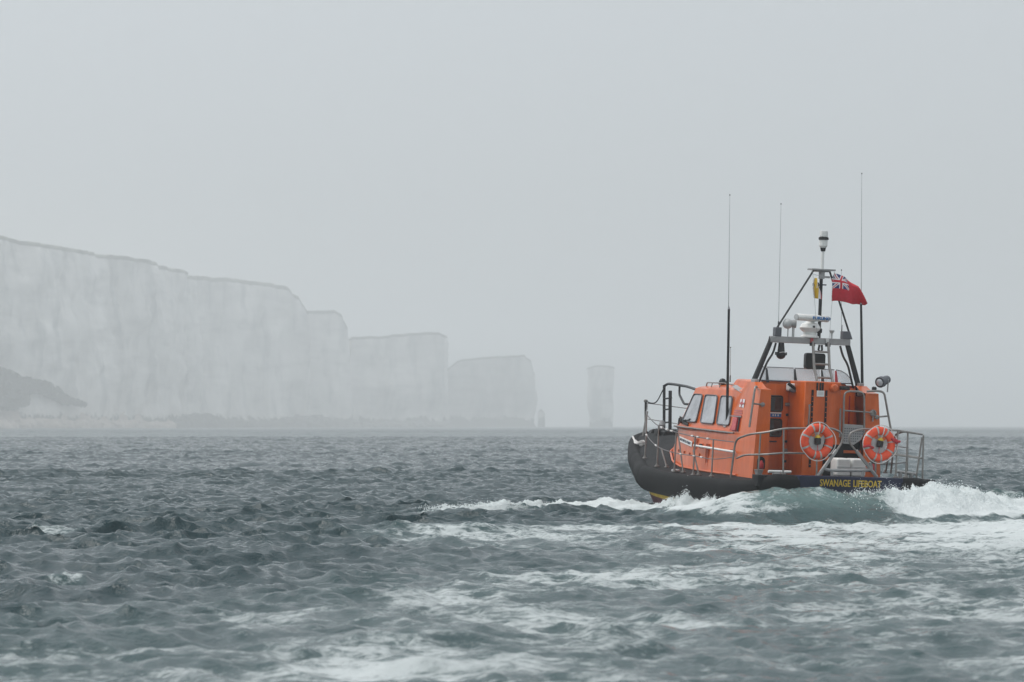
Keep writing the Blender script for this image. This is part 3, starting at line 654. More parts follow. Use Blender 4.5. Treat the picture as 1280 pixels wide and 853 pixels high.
# port wing: emblem, small print, side niche
def wx(y, z): return -wing_x(y, z) - .006
E0 = (2.62, 2.03)
em = MB().slab([(wx(2.66, 2.04), 2.66, 2.04), (wx(2.34, 2.03), 2.34, 2.03), (wx(2.34, 2.2), 2.34, 2.20), (wx(2.66, 2.2), 2.66, 2.20)], (.004, 0, 0)).build('emblem_panel', M['flagwhite'], boat)
c0 = np.array(((wx(2.5, 2.03) + wx(2.5, 2.2)) / 2 - .008, 2.5, 2.117)); uz = unit((wx(2.5, 2.2) - wx(2.5, 2.03), 0, .17)); uy_ = unit((wx(2.64, 2.12) - wx(2.36, 2.12), .28, 0))
MB().obox(c0, (.003, 0, 0), uy_ * .16, uz * .013).obox(c0, (.003, 0, 0), uy_ * .018, uz * .085).build('emblem_cross', M['pink'], em)
MB().obox(c0 + np.array((-.002, 0, 0)), (.002, 0, 0), (0, .05, 0), uz * .03).build('emblem_badge', M['faded_ink'], em)
for k, zz in enumerate((1.96, 1.915, 1.87)):
    b = MB()
    for j in range(6): yj = 2.90 - j * .095 - .02 * (k % 2); b.obox((wx(yj, zz), yj, zz), (.004, 0, 0), (0, .034, 0), (0, 0, .013))
    tag(b.build('small_print', M['faded_ink'], boat), kind='stuff')
nz = [(wx(y_, z_) - .003, y_, z_) for y_, z_ in ((2.95, 1.54), (2.42, 1.54), (2.40, 1.83), (2.80, 1.83))]
sn = MB().slab(nz, (.01, 0, 0)).build('side_niche', M['red'], boat)
MB().obox((wx(2.6, 1.68) - .02, 2.66, 1.69), (.014, 0, -.001), (0, .11, 0), (.018, 0, .13)).build('locker_door', M['pink'], sn, bevel=.01)
MB().obox((wx(2.6, 1.68) - .012, 2.45, 1.69), (.014, 0, 0), (0, .03, 0), (.02, 0, .14)).build('locker_gap', M['hole'], sn)
MB().obox((wx(2.5, 1.84) - .012, 2.66, 1.845), (.012, 0, 0), (0, .3, 0), (0, 0, .01)).build('niche_lip', M['alu'], sn)
# side sign, recesses, boathook, vents
sx_ = side_x(5.6, 1.22)
def sxy(y, z, o=.006): return (side_x(y, z) - o, y, z)
sg_ = MB().slab([sxy(5.78, 1.215, .02), sxy(4.95, 1.13, .02), sxy(4.95, 1.24, .02), sxy(5.78, 1.325, .02)], (.008, 0, 0)).build('side_sign', M['white'], boat)
pr = np.array(sxy(5.02, 1.165)) - np.array(sxy(5.70, 1.240)); text('sign_lettering', 'NO DECK POINT', M['ink'], sg_, np.array(sxy(5.70, 1.240, .02)) + np.array((-.002, 0, 0)), pr, (0, 0, 1), .052, float(np.linalg.norm(pr)), .003)
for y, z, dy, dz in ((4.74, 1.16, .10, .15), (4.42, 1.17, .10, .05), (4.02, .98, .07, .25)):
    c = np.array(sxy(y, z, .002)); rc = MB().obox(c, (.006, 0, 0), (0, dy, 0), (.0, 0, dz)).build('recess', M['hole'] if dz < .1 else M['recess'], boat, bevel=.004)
    MB().tube([c + np.array((-.006, -dy, -dz)), c + np.array((-.006, dy, -dz)), c + np.array((-.006, dy, dz)), c + np.array((-.006, -dy, dz))], .008, 5, True).build('recess_rim', M['orange'], rc)
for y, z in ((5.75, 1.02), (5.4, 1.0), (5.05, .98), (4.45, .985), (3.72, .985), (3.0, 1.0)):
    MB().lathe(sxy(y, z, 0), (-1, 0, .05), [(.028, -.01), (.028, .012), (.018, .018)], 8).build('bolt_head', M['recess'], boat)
bh = MB().tube([(side_x(4.6, 1.18) - .09, 4.62, 1.17), (side_x(3, 1.18) - .09, 2.36, 1.13)], .024, 8).build('boathook', M['white'], boat)
for y in (4.3, 2.6): MB().tube([(side_x(y, 1.16) + .02, y, 1.15), (side_x(y, 1.16) - .09, y, 1.15)], .02, 6).build('hook_bracket', M['black'], boat)
def loose(o, label, cat):
    o.parent = None; o.matrix_world = BM; tag(o, label, cat); return o
loose(bh, 'long white pole stowed along the port side of the orange cabin', 'boathook')
# grab rail on the wheelhouse sides and roof
for sg in (-1, 1):
    pts = [((side_x(y, 1.48) - .11) * (1 if sg < 0 else -1), y, 1.53 - .02 * (6 - y) / 3) for y in (6.05, 5.5, 4.8, 4, 3.2, 2.5)]
    g = MB().tube(spline(pts, 4), .019, 7); gr = g.build('grab_rail', M['steel'], boat)
    for y in (5.8, 4.9, 4.0, 3.1):
        x = side_x(y, 1.48) * (1 if sg < 0 else -1); d = -.11 if sg < 0 else .11
        MB().tube([(x, y, 1.49), (x + d, y, 1.515)], .012, 6).build('rail_bracket', M['steel'], gr)
    s = -1 if sg < 0 else 1
    rp = [(s * .93, 5.28, 2.40), (s * .95, 5.2, 2.49), (s * .98, 4.2, 2.50), (s * 1.0, 3.55, 2.47), (s * 1.0, 3.45, 2.38)]
    rr_ = MB().tube(fil(rp, .06), .014, 6).build('roof_rail', M['steel'], boat)
    for y in (4.85, 4.4, 3.95): MB().tube([(s * .965, y, 2.495), (s * 1.0, y, 2.37)], .011, 6).build('rail_bracket', M['steel'], rr_)
    # slanted grey vent plate at the aft end of the roof edge
    MB().hexa([(s * 1.09, 3.42, 2.42), (s * .98, 3.42, 2.46), (s * .98, 3.5, 2.48), (s * 1.09, 3.5, 2.44), (s * 1.11, 2.86, 2.30), (s * 1.0, 2.86, 2.33), (s * 1.0, 2.94, 2.36), (s * 1.11, 2.94, 2.33)]).build('vent_cover', M['alu'], boat, bevel=.01)
MB().lathe((-.72, 4.9, 2.44), (0, 0, 1), [(.07, 0), (.085, .03), (.08, .09), (.05, .14), (.01, .155)], 12).build('roof_light', M['black'], boat)
# door in the aft well
door = MB().slab(rounded([(-.92, 2.29, .80), (-.34, 2.29, .80), (-.34, 2.29, 2.54), (-.92, 2.29, 2.54)], .12), (0, -.03, 0)).build('door', M['orange'], boat, bevel=.012)
for z0, z1 in ((1.99, 2.29), (1.48, 1.82)):
    f_ = MB().tube(rounded([(-.80, 2.255, z0), (-.485, 2.255, z0), (-.485, 2.255, z1), (-.80, 2.255, z1)], .05), .02, 6, True).build('door_window', M['black'], door)
    MB().slab(rounded([(-.80, 2.256, z0), (-.485, 2.256, z0), (-.485, 2.256, z1), (-.80, 2.256, z1)], .05), (0, .012, 0)).build('pane', M['darkpane'], f_) if False else MB().slab(rounded([(-.80, 2.256, z0), (-.485, 2.256, z0), (-.485, 2.256, z1), (-.80, 2.256, z1)], .05), (0, -.006, 0)).build('door_pane', M['darkpane'], door)
MB().slab([(-.78, 2.25, 1.865), (-.50, 2.25, 1.865), (-.50, 2.25, 1.96), (-.78, 2.25, 1.96)], (0, -.006, 0)).build('door_sign', M['blue'], door)
MB().box((-.78, 2.238, 1.935), (-.50, 2.243, 1.962)).build('sign_strip', M['white'], door)
for x in (-.68, -.63, -.57): MB().box((x - .012, 2.238, 1.885), (x + .012, 2.243, 1.92)).build('sign_symbol', M['white'], door)
for x, z in ((-.88, 2.42), (-.38, 2.42), (-.37, 1.92), (-.37, 1.38), (-.37, .98)): MB().lathe((x, 2.262, z), (0, -1, 0), [(.03, 0), (.03, .015), (.018, .025)], 8).build('door_stud', M['black'], door)
MB().box((-.78, 2.235, 1.36), (-.58, 2.25, 1.385)).build('door_handle', M['black'], door)
for z in (2.13, 1.2): MB().box((-.42, 2.22, z - .035), (-.20, 2.262, z + .035)).build('hinge', M['steel'], door, bevel=.006)
# partition between door and ladder trunk, with portholes
MB().box((-.33, 1.95, .7), (-.27, 2.3, 2.5)).build('partition', M['orange'], wh, bevel=.012)
for x, z in ((-.16, .98), (-.05, .98), (-.16, .84), (-.05, .84)): MB().lathe((x - .14, 1.94, z), (0, -1, 0), [(.03, -.01), (.03, .012), (.015, .02)], 8).build('bolt_head', M['black'], boat)
# ladder trunk
trunk = MB().hexa([(-.35, 1.5, .70), (.50, 1.5, .70), (.50, 2.31, .70), (-.35, 2.31, .70), (-.33, 1.5, 2.62), (.46, 1.5, 2.62), (.46, 2.31, 2.62), (-.33, 2.31, 2.62)]).build('ladder_trunk', M['orange'], boat, bevel=.02)
for x in (-.165, .135):
    tr = MB().box((x - .022, 1.485, .9), (x + .022, 1.502, 2.45)).build('track', M['hole'], trunk)
    b = MB()
    for k in range(14): b.box((x - .014, 1.475, .95 + k * .105), (x + .014, 1.487, .965 + k * .105))
    tag(b.build('track_studs', M['orange'], trunk), kind='stuff')
for x in (-.07, .0, .05): MB().box((x - .016, 1.48, 2.44), (x + .016, 1.497, 2.6)).build('slot', M['hole'], trunk)
lp = MB().box((-.075, 1.482, 2.32), (.085, 1.494, 2.44)).build('label_plate', M['white'], trunk)
for z in (2.41, 2.385, 2.36): MB().box((-.05, 1.477, z - .004), (.06, 1.4815, z + .004)).build('plate_line', M['grey'], trunk)
MB().lathe((.29, 1.49, 2.50), (0, -1, 0), [(.085, -.01), (.085, .05), (.06, .075), (.01, .08)], 14).build('round_cap', M['orange'], trunk)
MB().box((.42, 1.42, 2.47), (.62, 1.52, 2.55)).build('deck_floodlight', M['black'], trunk, bevel=.015)
MB().tube([(-.27, 1.47, 1.72), (-.27, 1.40, 1.76), (-.26, 1.40, 2.06), (-.26, 1.42, 2.14), (-.2, 1.49, 2.15)], .017, 7).build('grab_handle', M['steel'], trunk)
sb_ = loose(MB().box((-.44, 2.0, 2.40), (-.30, 2.22, 2.56)).build('stowed_bundle', M['white'], boat, bevel=.03), 'white bundle with black straps hung above the cabin door', 'bundle')
MB().tube([(-.48, 2.0, 2.56), (-.36, 1.98, 2.47), (-.28, 2.0, 2.46)], .035, 7).build('stowed_strap', M['black'], sb_)
MB().tube([(-.46, 1.98, 2.43), (-.38, 1.96, 2.40), (-.30, 1.98, 2.42)], .03, 7).build('stowed_strap', M['gasket'], sb_)
# starboard well: lintel, dark openings, equipment
MB().box((.50, 1.55, 1.48), (1.01, 1.64, 1.60)).build('lintel', M['orange'], wh, bevel=.012)
MB().box((.50, 1.58, 1.20), (1.0, 1.66, 1.26)).build('lintel', M['orange'], wh, bevel=.012)
MB().slab(rounded([(.22, 1.49, 1.10), (.56, 1.49, 1.10), (.56, 1.49, 1.37), (.22, 1.49, 1.37)], .09), (0, .012, 0)).build('hatch_opening', M['hole'], trunk)
MB().slab(rounded([(.53, 1.60, 1.23), (.97, 1.60, 1.23), (.97, 1.60, 1.47), (.53, 1.60, 1.47)], .09), (0, .02, 0)).build('hatch_opening', M['hole'], wh)
MB().slab([(.12, 1.49, .72), (.46, 1.49, .72), (.46, 1.49, 1.05), (.12, 1.49, 1.05)], (0, .012, 0)).build('hatch_opening', M['hole'], trunk)
MB().box((.52, 1.7, .70), (.99, 1.76, 1.20)).build('engine_bay', M['hole'], wh)
MB().box((.50, 2.0, 1.6), (1.0, 2.06, 2.5)).build('well_panel', M['orange'], wh, bevel=.01)
for x in (.64, .88): MB().box((x - .012, 1.985, 1.65), (x + .012, 2.0, 2.35)).build('panel_rib', M['red'], wh)
MB().lathe((1.17, 1.49, 2.03), (0, -1, 0), [(.07, -.01), (.07, .03), (.045, .035), (.04, .01)], 14).build('socket', M['steel'], boat)
MB().tube([(1.17, 1.47, 1.95), (1.16, 1.46, 1.86)], .018, 6).build('socket_lever', M['steel'], boat)
# folded boarding gate with perforated plate
gate = MB().tube(fil([(.50, 1.40, 1.45), (.48, 1.40, 2.45), (.92, 1.40, 2.45), (.96, 1.40, 1.62)], .14), .022, 8).build('boarding_gate', M['steel'], boat)
MB().tube([(.49, 1.40, 2.06), (1.12, 1.42, 2.04)], .016, 7).build('cross_bar', M['steel'], gate)
MB().tube([(.43, 1.41, 1.52), (.42, 1.41, 2.10)], .02, 7).build('hinge_post', M['steel'], gate)
MB().slab([(.50, 1.405, 1.40), (.74, 1.405, 1.38), (.88, 1.405, 1.47), (.96, 1.405, 1.62), (.97, 1.405, 1.78), (.50, 1.405, 1.79)], (0, .012, 0)).build('tread_plate', M['alu'], gate)
b = MB()
for i in range(9):
    for j in range(6):
        x, z = .535 + i * .047, 1.45 + j * .05
        if x < .9 + (z - 1.5) * .2 and z > 1.43 + max(0, x - .75) * .7: b.box((x - .012, 1.399, z - .012), (x + .012, 1.4035, z + .012))
tag(b.build('perforations', M['gasket'], gate), kind='stuff')

# ---- rails and stanchions
rail = MB().tube(fil([(-1.93, 1.32, .66), (-1.90, 1.22, 1.42), (-1.82, .72, 1.54), (-1.62, .30, 1.60), (-1.34, .16, 1.69), (-.30, .16, 1.725), (-.09, .16, 1.63), (-.09, .16, 1.45), (-.40, .16, 1.0), (-.54, .16, .78)], .16), .021, 8).build('stern_rail', M['steel'], boat)
MB().tube(fil([(1.92, 2.1, .80), (1.92, 2.0, 1.60), (1.88, 1.5, 1.68), (1.72, .4, 1.66), (1.66, .20, 1.66), (1.30, .16, 1.70), (1.11, .16, 1.725), (.30, .16, 1.73), (.06, .16, 1.64), (.06, .16, 1.45), (.50, .16, 1.0), (.70, .16, .78)], .14), .021, 8).build('stern_rail', M['steel'], boat)
for s in (-1, 1): MB().tube([(s * .20, .16, 1.30), (s * .58, .16, .78)] if s < 0 else [(.22, .16, 1.30), (.68, .16, .80)], .036, 8).build('gate_brace', M['alu'], boat)
MB().tube(fil([(-.35, .16, 1.10), (-.46, .16, .93), (-.34, .16, .90), (.46, .16, .92), (.58, .16, .95), (.52, .16, 1.08)], .07), .032, 8).build('gate_bar', M['alu'], boat)
for x in (-.28, .38): MB().tube([(x, .16, .90), (x, .16, .76)], .03, 8).build('gate_foot', M['alu'], boat)
MB().tube(fil([(-1.9, 1.12, 1.05), (-1.85, .85, 1.13), (-1.62, .3, 1.17), (-1.32, .16, 1.215), (-.28, .16, 1.22)], .15), .019, 8).build('mid_rail', M['steel'], boat)
MB().tube(fil([(.42, .16, 1.22), (1.1, .16, 1.24), (1.68, .2, 1.19), (1.9, 1.6, 1.2), (1.92, 2.05, 1.2)], .12), .019, 8).build('mid_rail', M['steel'], boat)
def post(name, p0, p1, r=.018, m='steel', foot=True):
    o = MB().tube([p0, p1], r, 8).build(name, M[m], boat)
    if foot: MB().lathe(p0, (0, 0, 1), [(.055, -.01), (.055, .012), (.03, .02), (.028, .05)], 10).build('foot_plate', M[m], o)
    return o
for p0, p1 in (((-1.31, .17, .76), (-1.34, .16, 1.69)), ((-.60, .17, .76), (-.62, .16, 1.25)), ((-1.70, .5, .72), (-1.70, .45, 1.57)), ((1.32, .18, .80), (1.32, .16, 1.70)), ((1.72, .25, .74), (1.68, .2, 1.65)), ((1.60, .3, .74), (1.66, .22, 1.6)), ((1.90, 1.3, .74), (1.87, 1.3, 1.66)), ((1.10, .18, .8), (1.10, .16, 1.72)), ((.66, .17, .78), (.64, .16, 1.28)), ((1.92, 2.35, .8), (1.90, 2.12, 1.5))):
    post('stanchion', p0, p1)
PS = [((-1.86, 2.5, .625), (-1.84, 2.52, 1.37)), ((-1.86, 3.5, .60), (-1.84, 3.52, 1.39)), ((-1.84, 4.62, .61), (-1.82, 4.64, 1.44)), ((-1.72, 5.95, .66), (-1.71, 5.97, 1.53)), ((-1.46, 7.38, .78), (-1.44, 7.42, 1.74))]
for s in (1, -1):
    for p0, p1 in PS: post('stanchion', (p0[0] * s, p0[1], p0[2]), (p1[0] * s, p1[1], p1[2]))
for y, x, z0, z1 in ((4.5, -1.8, .62, 1.40), (5.82, -1.66, .66, 1.05), (3.62, -1.8, .61, 1.1)):   # struts leaning on the stanchions
    post('stanchion_strut', (x + .05, y - .16, z0), (x, y + .08, z1), .017)
def wire(name, pts, r, m, wraps=()):
    o = MB().tube(spline(pts, 5), r, 6).build(name, M[m], boat)
    for t in wraps:
        P = spline(pts, 20); a = P[int(t * (len(P) - 3))]; b_ = P[int(t * (len(P) - 3)) + 2]; MB().tube([a, b_], r * 1.9, 7).build('rope_whipping', M['rope'], o)
    return o
BT = (0, 11.22, 1.94)
for s in (1, -1):
    T = lambda *p: (p[0] * s, p[1], p[2])
    wire('lifeline', [T(0, 11.2, 1.92), T(-.72, 9.31, 1.82), T(-1.44, 7.42, 1.73), T(-1.71, 5.97, 1.52), T(-1.82, 4.64, 1.43), T(-1.84, 3.52, 1.385), T(-1.84, 2.52, 1.365), T(-1.9, 1.3, 1.36)], .011, 'wire', (.46, .5, .54, .70, .74, .82) if s > 0 else ())
    wire('lifeline', [T(-.03, 11.2, 1.55), T(-.74, 9.30, 1.42), T(-1.45, 7.40, 1.30), T(-1.72, 5.96, 1.08), T(-1.83, 4.63, 1.0), T(-1.85, 3.51, .99), T(-1.85, 2.51, .97), T(-1.9, 1.3, 1.06)], .010, 'wire', (.3, .42, .62, .72, .78) if s > 0 else ())
# bow: stem post, samson mast, black tubes, deck gear
post('stem_post', (-.03, 11.15, 1.10), (-.02, 11.27, 1.93), .03, 'black')
MB().lathe((-.02, 11.27, 1.93), (0, 0, 1), [(.025, 0), (.045, .02), (.045, .06), (.02, .075)], 10).build('post_cap', M['steel'], boat)
post('bow_stanchion', (-.32, 10.6, 1.05), (-.22, 10.62, 1.74), .028, 'steel')
post('bow_mast', (-.02, 10.0, 1.15), (-.02, 10.12, 2.36), .035, 'black'); post('bow_mast', (.04, 9.78, 1.15), (.04, 9.88, 2.24), .042, 'black')
for z in (1.5, 1.8, 2.05): MB().tube([(-.03, 10.05, z), (.05, 9.8, z + .03)], .02, 6).build('mast_clamp', M['black'], boat)
MB().tube(fil([(-.02, 10.12, 2.34), (-.02, 9.9, 2.40), (-.05, 9.4, 2.395), (-.3, 8.0, 2.37), (-.62, 6.4, 2.30), (-.72, 5.5, 2.36)], .2), .03, 8).build('mast_stay', M['black'], boat)
MB().tube(fil([(-.12, 8.9, 2.38), (-.14, 8.85, 2.18), (-.35, 8.0, 1.98), (-.62, 6.0, 2.0)], .12), .026, 8).build('mast_stay', M['black'], boat)
MB().tube(spline([(-.02, 11.27, 1.97), (-.02, 10.9, 1.93), (-.02, 10.55, 1.98), (-.02, 10.15, 2.28)], 6), .014, 6).build('slack_rope', M['black'], boat)
b = MB().box((-.22, 9.5, 1.18), (.34, 10.15, 1.33)); b.build('windlass', M['black'], boat, bevel=.03)
MB().tube([(-.3, 9.8, 1.30), (.42, 9.8, 1.30)], .075, 10).build('windlass_drum', M['black'], boat)
for x, y in ((-.12, 9.9), (.2, 9.6), (.34, 9.9)): MB().lathe((x, y, 1.30), (0, 0, 1), [(.07, 0), (.06, .1), (.08, .16), (.04, .26)], 10).build('bitt', M['alu'], boat)
MB().hexa([(-.05, 10.8, 1.2), (.22, 10.8, 1.2), (.22, 11.05, 1.2), (-.05, 11.05, 1.2), (.0, 10.8, 1.34), (.18, 10.8, 1.34), (.18, 11, 1.3), (.0, 11, 1.3)]).build('bow_roller', M['black'], boat, bevel=.02)
MB().tube(spline([(-.5, 10.75, 1.14), (-.66, 10.2, 1.07), (-.78, 9.8, 1.02), (-.7, 9.5, 1.04)], 6), .022, 7).build('mooring_rope', M['rope'], boat)
b = MB()
for i in range(5):
    c = np.array((-.80 + random.uniform(-.1, .1), 9.3 + random.uniform(-.15, .15), 1.0 + .02 * i)); b.tube([c + np.array((.10 * math.cos(a), .12 * math.sin(a), .02 * math.sin(3 * a))) for a in np.linspace(0, 5.5, 14)], .014, 6)
loose(b.build('rope_coil', M['rope'], boat), 'loose white rope coil lying on the black foredeck behind the bow fender', 'rope')
fr = MB().tube(fil([(-.55, 7.75, 1.22), (-.55, 7.75, 1.66), (-.62, 7.0, 1.72), (-.66, 6.3, 1.75)], .08), .024, 7).build('pulpit_frame', M['black'], boat)
MB().tube(fil([(-.45, 7.55, 1.22), (-.45, 7.55, 1.58), (-.5, 6.6, 1.66)], .06), .022, 7).build('pulpit_leg', M['black'], fr)
MB().hexa([(-.9, 6.25, 1.55), (-.7, 6.35, 1.55), (-.7, 6.5, 1.55), (-.9, 6.4, 1.55), (-.88, 6.1, 1.80), (-.7, 6.2, 1.80), (-.7, 6.35, 1.80), (-.88, 6.25, 1.80)]).build('wiper_box', M['black'], boat, bevel=.02)
wp = MB().obox((-1.24, 5.55, 1.60), (.05, .02, 0), (0, .17, .02), (0, .02, .035)).build('wiper_cluster', M['black'], boat, bevel=.015)  # black mirror and wiper cluster, not a lamp
MB().tube([(-1.17, 5.9, 1.58), (-1.28, 5.85, 1.62), (-1.28, 5.5, 1.68), (-1.2, 5.25, 1.60)], .014, 6).tube([(-1.15, 6.05, 1.60), (-1.24, 5.95, 1.74), (-1.22, 5.8, 1.70)], .012, 6).tube([(-1.27, 5.7, 1.60), (-1.26, 5.3, 1.70)], .02, 6).build('wiper_arm', M['black'], wp)
MB().lathe((-1.25, 5.78, 1.655), (-1, .3, .2), [(.03, -.03), (.055, 0), (.05, .04), (.01, .05)], 10).build('mirror_head', M['black'], wp)
# deck fittings at the port quarter
MB().lathe((-1.45, 1.05, .66), (0, 0, 1), [(.085, 0), (.075, .03), (.07, .10), (.09, .17), (.095, .18)], 14).build('fairlead', M['alu'], boat)
cl = MB().box((-1.36, .5, .72), (-1.22, .6, .80)).box((-1.18, .5, .72), (-1.10, .6, .80)).build('cleat', M['alu'], boat, bevel=.01)
MB().tube([(-1.46, .55, .83), (-.98, .55, .83)], .028, 8).build('cleat_horn', M['white'], cl)
MB().tube([(1.3, .55, .90), (1.72, .55, .86)], .03, 8).build('bitt_bar', M['alu'], boat); MB().lathe((1.38, .55, .72), (0, 0, 1), [(.04, 0), (.04, .18)], 8).lathe((1.62, .55, .70), (0, 0, 1), [(.04, 0), (.04, .18)], 8).build('bitt_post', M['alu'], boat)
MB().lathe((-1.78, 4.7, .62), (0, 0, 1), [(.09, 0), (.085, .03), (.05, .04)], 10).build('deck_filler', M['grey'], boat)
# tubular hand rails beside the well, port and starboard
for s in (-1, 1):
    MB().tube(fil([(s * 1.20, 1.95, 2.44), (s * 1.32, 1.62, 2.47), (s * 1.43, 1.45, 2.47), (s * 1.52, 1.45, 1.66)] if s < 0 else [(1.02, 1.5, 2.46), (1.20, 1.4, 2.48), (1.36, 1.4, 2.46), (1.54, 1.4, 1.72)], .08), .022, 8).build('well_rail', M['steel'], boat)
    MB().tube([(s * 1.24, 1.5, 2.12), (s * 1.44, 1.45, 2.13)] if s < 0 else [(1.24, 1.5, 1.95), (1.47, 1.40, 1.98)], .018, 7).build('rail_bracket', M['steel'], boat)
    MB().lathe((s * 1.24, 1.49, 2.12) if s < 0 else (1.26, 1.49, 1.95), (0, -1, 0), [(.045, 0), (.045, .02), (.02, .03)], 10).build('rail_flange', M['steel'], boat)
# windscreen of the upper helm
def scr(x0, x1, z1, y=2.34, cut=0):
    p = [(x0, y, 2.60), (x1, y, 2.60), (x1, y + .06, 2.60 + z1 - cut), (x0, y + .06, 2.60 + z1)]
    return p
for p in (scr(-.98, -.82, .27), scr(-.80, -.20, .27), scr(-.18, .38, .27), scr(.40, .70, .27)):
    o = MB().slab(p, (0, .012, 0)).build('helm_screen', M['screen'], boat)
    MB().tube([p[3], p[2]], .008, 5).build('screen_edge', M['gasket'], o)
o = MB().slab([(.74, 2.34, 2.60), (1.10, 2.34, 2.60), (1.08, 2.38, 2.68), (.98, 2.40, 2.79), (.86, 2.40, 2.85), (.74, 2.40, 2.87)], (0, .012, 0)).build('helm_screen', M['screen'], boat)
MB().tube([(1.10, 2.34, 2.60), (1.08, 2.38, 2.68), (.98, 2.40, 2.79), (.86, 2.40, 2.85), (.74, 2.40, 2.87)], .008, 5).build('screen_edge', M['gasket'], o)
for x, m in ((-.81, 'black'), (-.19, 'black'), (.41, 'black'), (.72, 'red')):
    MB().hexa([(x - .022, 2.25, 2.56), (x + .022, 2.25, 2.56), (x + .022, 2.33, 2.56), (x - .022, 2.33, 2.56), (x - .010, 2.36, 2.85), (x + .014, 2.36, 2.85), (x + .014, 2.39, 2.85), (x - .010, 2.39, 2.85)]).build('screen_post', M[m], boat)
MB().box((-1.02, 2.24, 2.585), (1.06, 2.36, 2.61)).build('coaming_cap', M['gasket'], boat, bevel=.006)
# gantry
GY = 2.2
bm_ = MB().box((-.84, GY - .06, 3.37), (.92, GY + .06, 3.50)).build('gantry_beam', M['alu'], boat, bevel=.012)
for x0, x1 in ((-.80, -1.15), (.86, 1.16)):
    d = 1 if x1 > 0 else -1
    MB().tube([(x0, GY, 3.48), (x0 + d * .03, GY, 3.36), (x1 - d * .02, GY, 2.62), (x1, GY - .05, 2.35)], [.05, .055, .06, .065], 8).build('gantry_leg', M['black'], boat)
    MB().tube(fil([(x0 - d * .12, GY + .05, 3.36), (x0 - d * .06, GY + .03, 3.15), (x0 + d * .06, GY + .03, 2.98), (x1 - d * .10, GY + .02, 2.5)], .1), .022, 6).build('gantry_cable', M['black'], boat)
    MB().box((x1 - .055, GY - .16, 2.36), (x1 + .055, GY + .02, 2.62)).build('leg_bracket', M['alu'], boat, bevel=.012)
MB().box((-.75, GY - .07, 3.50), (-.61, GY + .07, 3.68)).build('junction_box', M['gasket'], boat, bevel=.012)
MB().hexa([(.74, GY - .07, 3.50), (.96, GY - .07, 3.50), (.96, GY + .07, 3.50), (.74, GY + .07, 3.50), (.74, GY - .07, 3.66), (.90, GY - .07, 3.66), (.90, GY + .07, 3.66), (.74, GY + .07, 3.66)]).build('junction_box', M['gasket'], boat, bevel=.012)
# ladder up the middle
LX = (.06, .40); lad = MB()
for x in LX: lad.tube([(x, GY - .12, 3.42), (x - .01, GY - .25, 2.9), (x - .02, GY - .5, 2.55)], .03, 8)
lad = lad.build('ladder', M['steel'], boat)
for z, y in ((3.22, -.17), (2.97, -.235), (2.70, -.40)): MB().tube([(LX[0], GY + y, z), (LX[1], GY + y, z)], .022, 7).build('rung', M['steel'], lad)
for x in LX: MB().box((x - .05, GY - .13, 3.33), (x + .05, GY - .065, 3.40)).build('ladder_clamp', M['black'], lad, bevel=.008)
for x in LX: MB().box((x - .035, GY - .09, 3.40), (x + .02, GY - .064, 3.49)).build('clamp_tape', M['pink'] if x < .2 else M['white'], lad)
MB().slab(rounded([(-.02, GY + .02, 2.86), (.42, GY + .02, 2.86), (.42, GY + .02, 3.19), (-.02, GY + .02, 3.19)], .06), (0, .12, 0)).build('loudspeaker', M['black'], boat, bevel=.015)
MB().tube([(.22, GY - .09, 3.36), (.20, GY - .09, 3.26), (.24, GY - .09, 3.22), (.28, GY - .09, 3.26), (.27, GY - .09, 3.36)], .022, 6).build('cable_loop', M['black'], boat)
# camera dome under the beam
cd = MB().lathe((-.58, GY, 3.37), (0, 0, -1), [(.055, 0), (.06, .02), (.075, .16), (.085, .17)], 14).build('camera_dome', M['black'], boat)
MB().sphere((-.58, GY, 3.13), .098, 14, 9, (1, 1, .95)).build('camera_ball', M['black'], cd); MB().obox((-.58, GY, 3.15), (.115, 0, 0), (0, .04, 0), (0, 0, .03)).build('camera_yoke', M['black'], cd); MB().tube([(-.65, GY - .09, 3.17), (-.58, GY - .105, 3.185), (-.51, GY - .09, 3.17)], .008, 5).build('dome_band', M['grey'], cd)
# radar with its turning bar
rd = MB().lathe((.06, GY + .05, 3.50), (0, 0, 1), [(.19, 0), (.19, .03), (.13, .06), (.13, .10), (.20, .16), (.215, .20), (.17, .28), (.09, .31), (.08, .36)], 20).build('radar', M['white'], boat)
a0, a1 = np.array((-.40, GY - .30, 3.90)), np.array((.47, GY + .12, 3.895)); ax = unit(a1 - a0); up = np.array((0, 0, 1.)); sd_ = np.cross(ax, up); G = []
for t, sc in ((0, .9), (.02, 1), (.98, 1), (1, .9)):
    c = a0 + (a1 - a0) * t; G.append([c + sc * (.075 * math.cos(q) * sd_ + .068 * math.sin(q) * up) for q in np.linspace(0, 2 * math.pi, 17)])
b = MB().grid(G); b.add(G[0][:-1], [tuple(range(16))]); b.add(G[-1][:-1], [tuple(range(16))])
bar = b.build('scanner_bar', M['white'], rd, sharp=40)
MB().slab([a0 - ax * .012 + .06 * (math.cos(q) * sd_ + math.sin(q) * up) for q in np.linspace(0, 2 * math.pi, 15)[:-1]], -ax * .004).build('scanner_end', M['grey'], rd)
nrm = -sd_ if (-sd_)[1] < 0 else sd_
text('brand_lettering', 'FURUNO', M['blue'], rd, a0 + ax * .42 + nrm * .079 + up * -.03, ax, up, .062, .55, .006, .02)
MB().box((.03, GY - .165, 3.70), (.075, GY - .14, 3.74)).build('radar_badge', M['black'], rd)
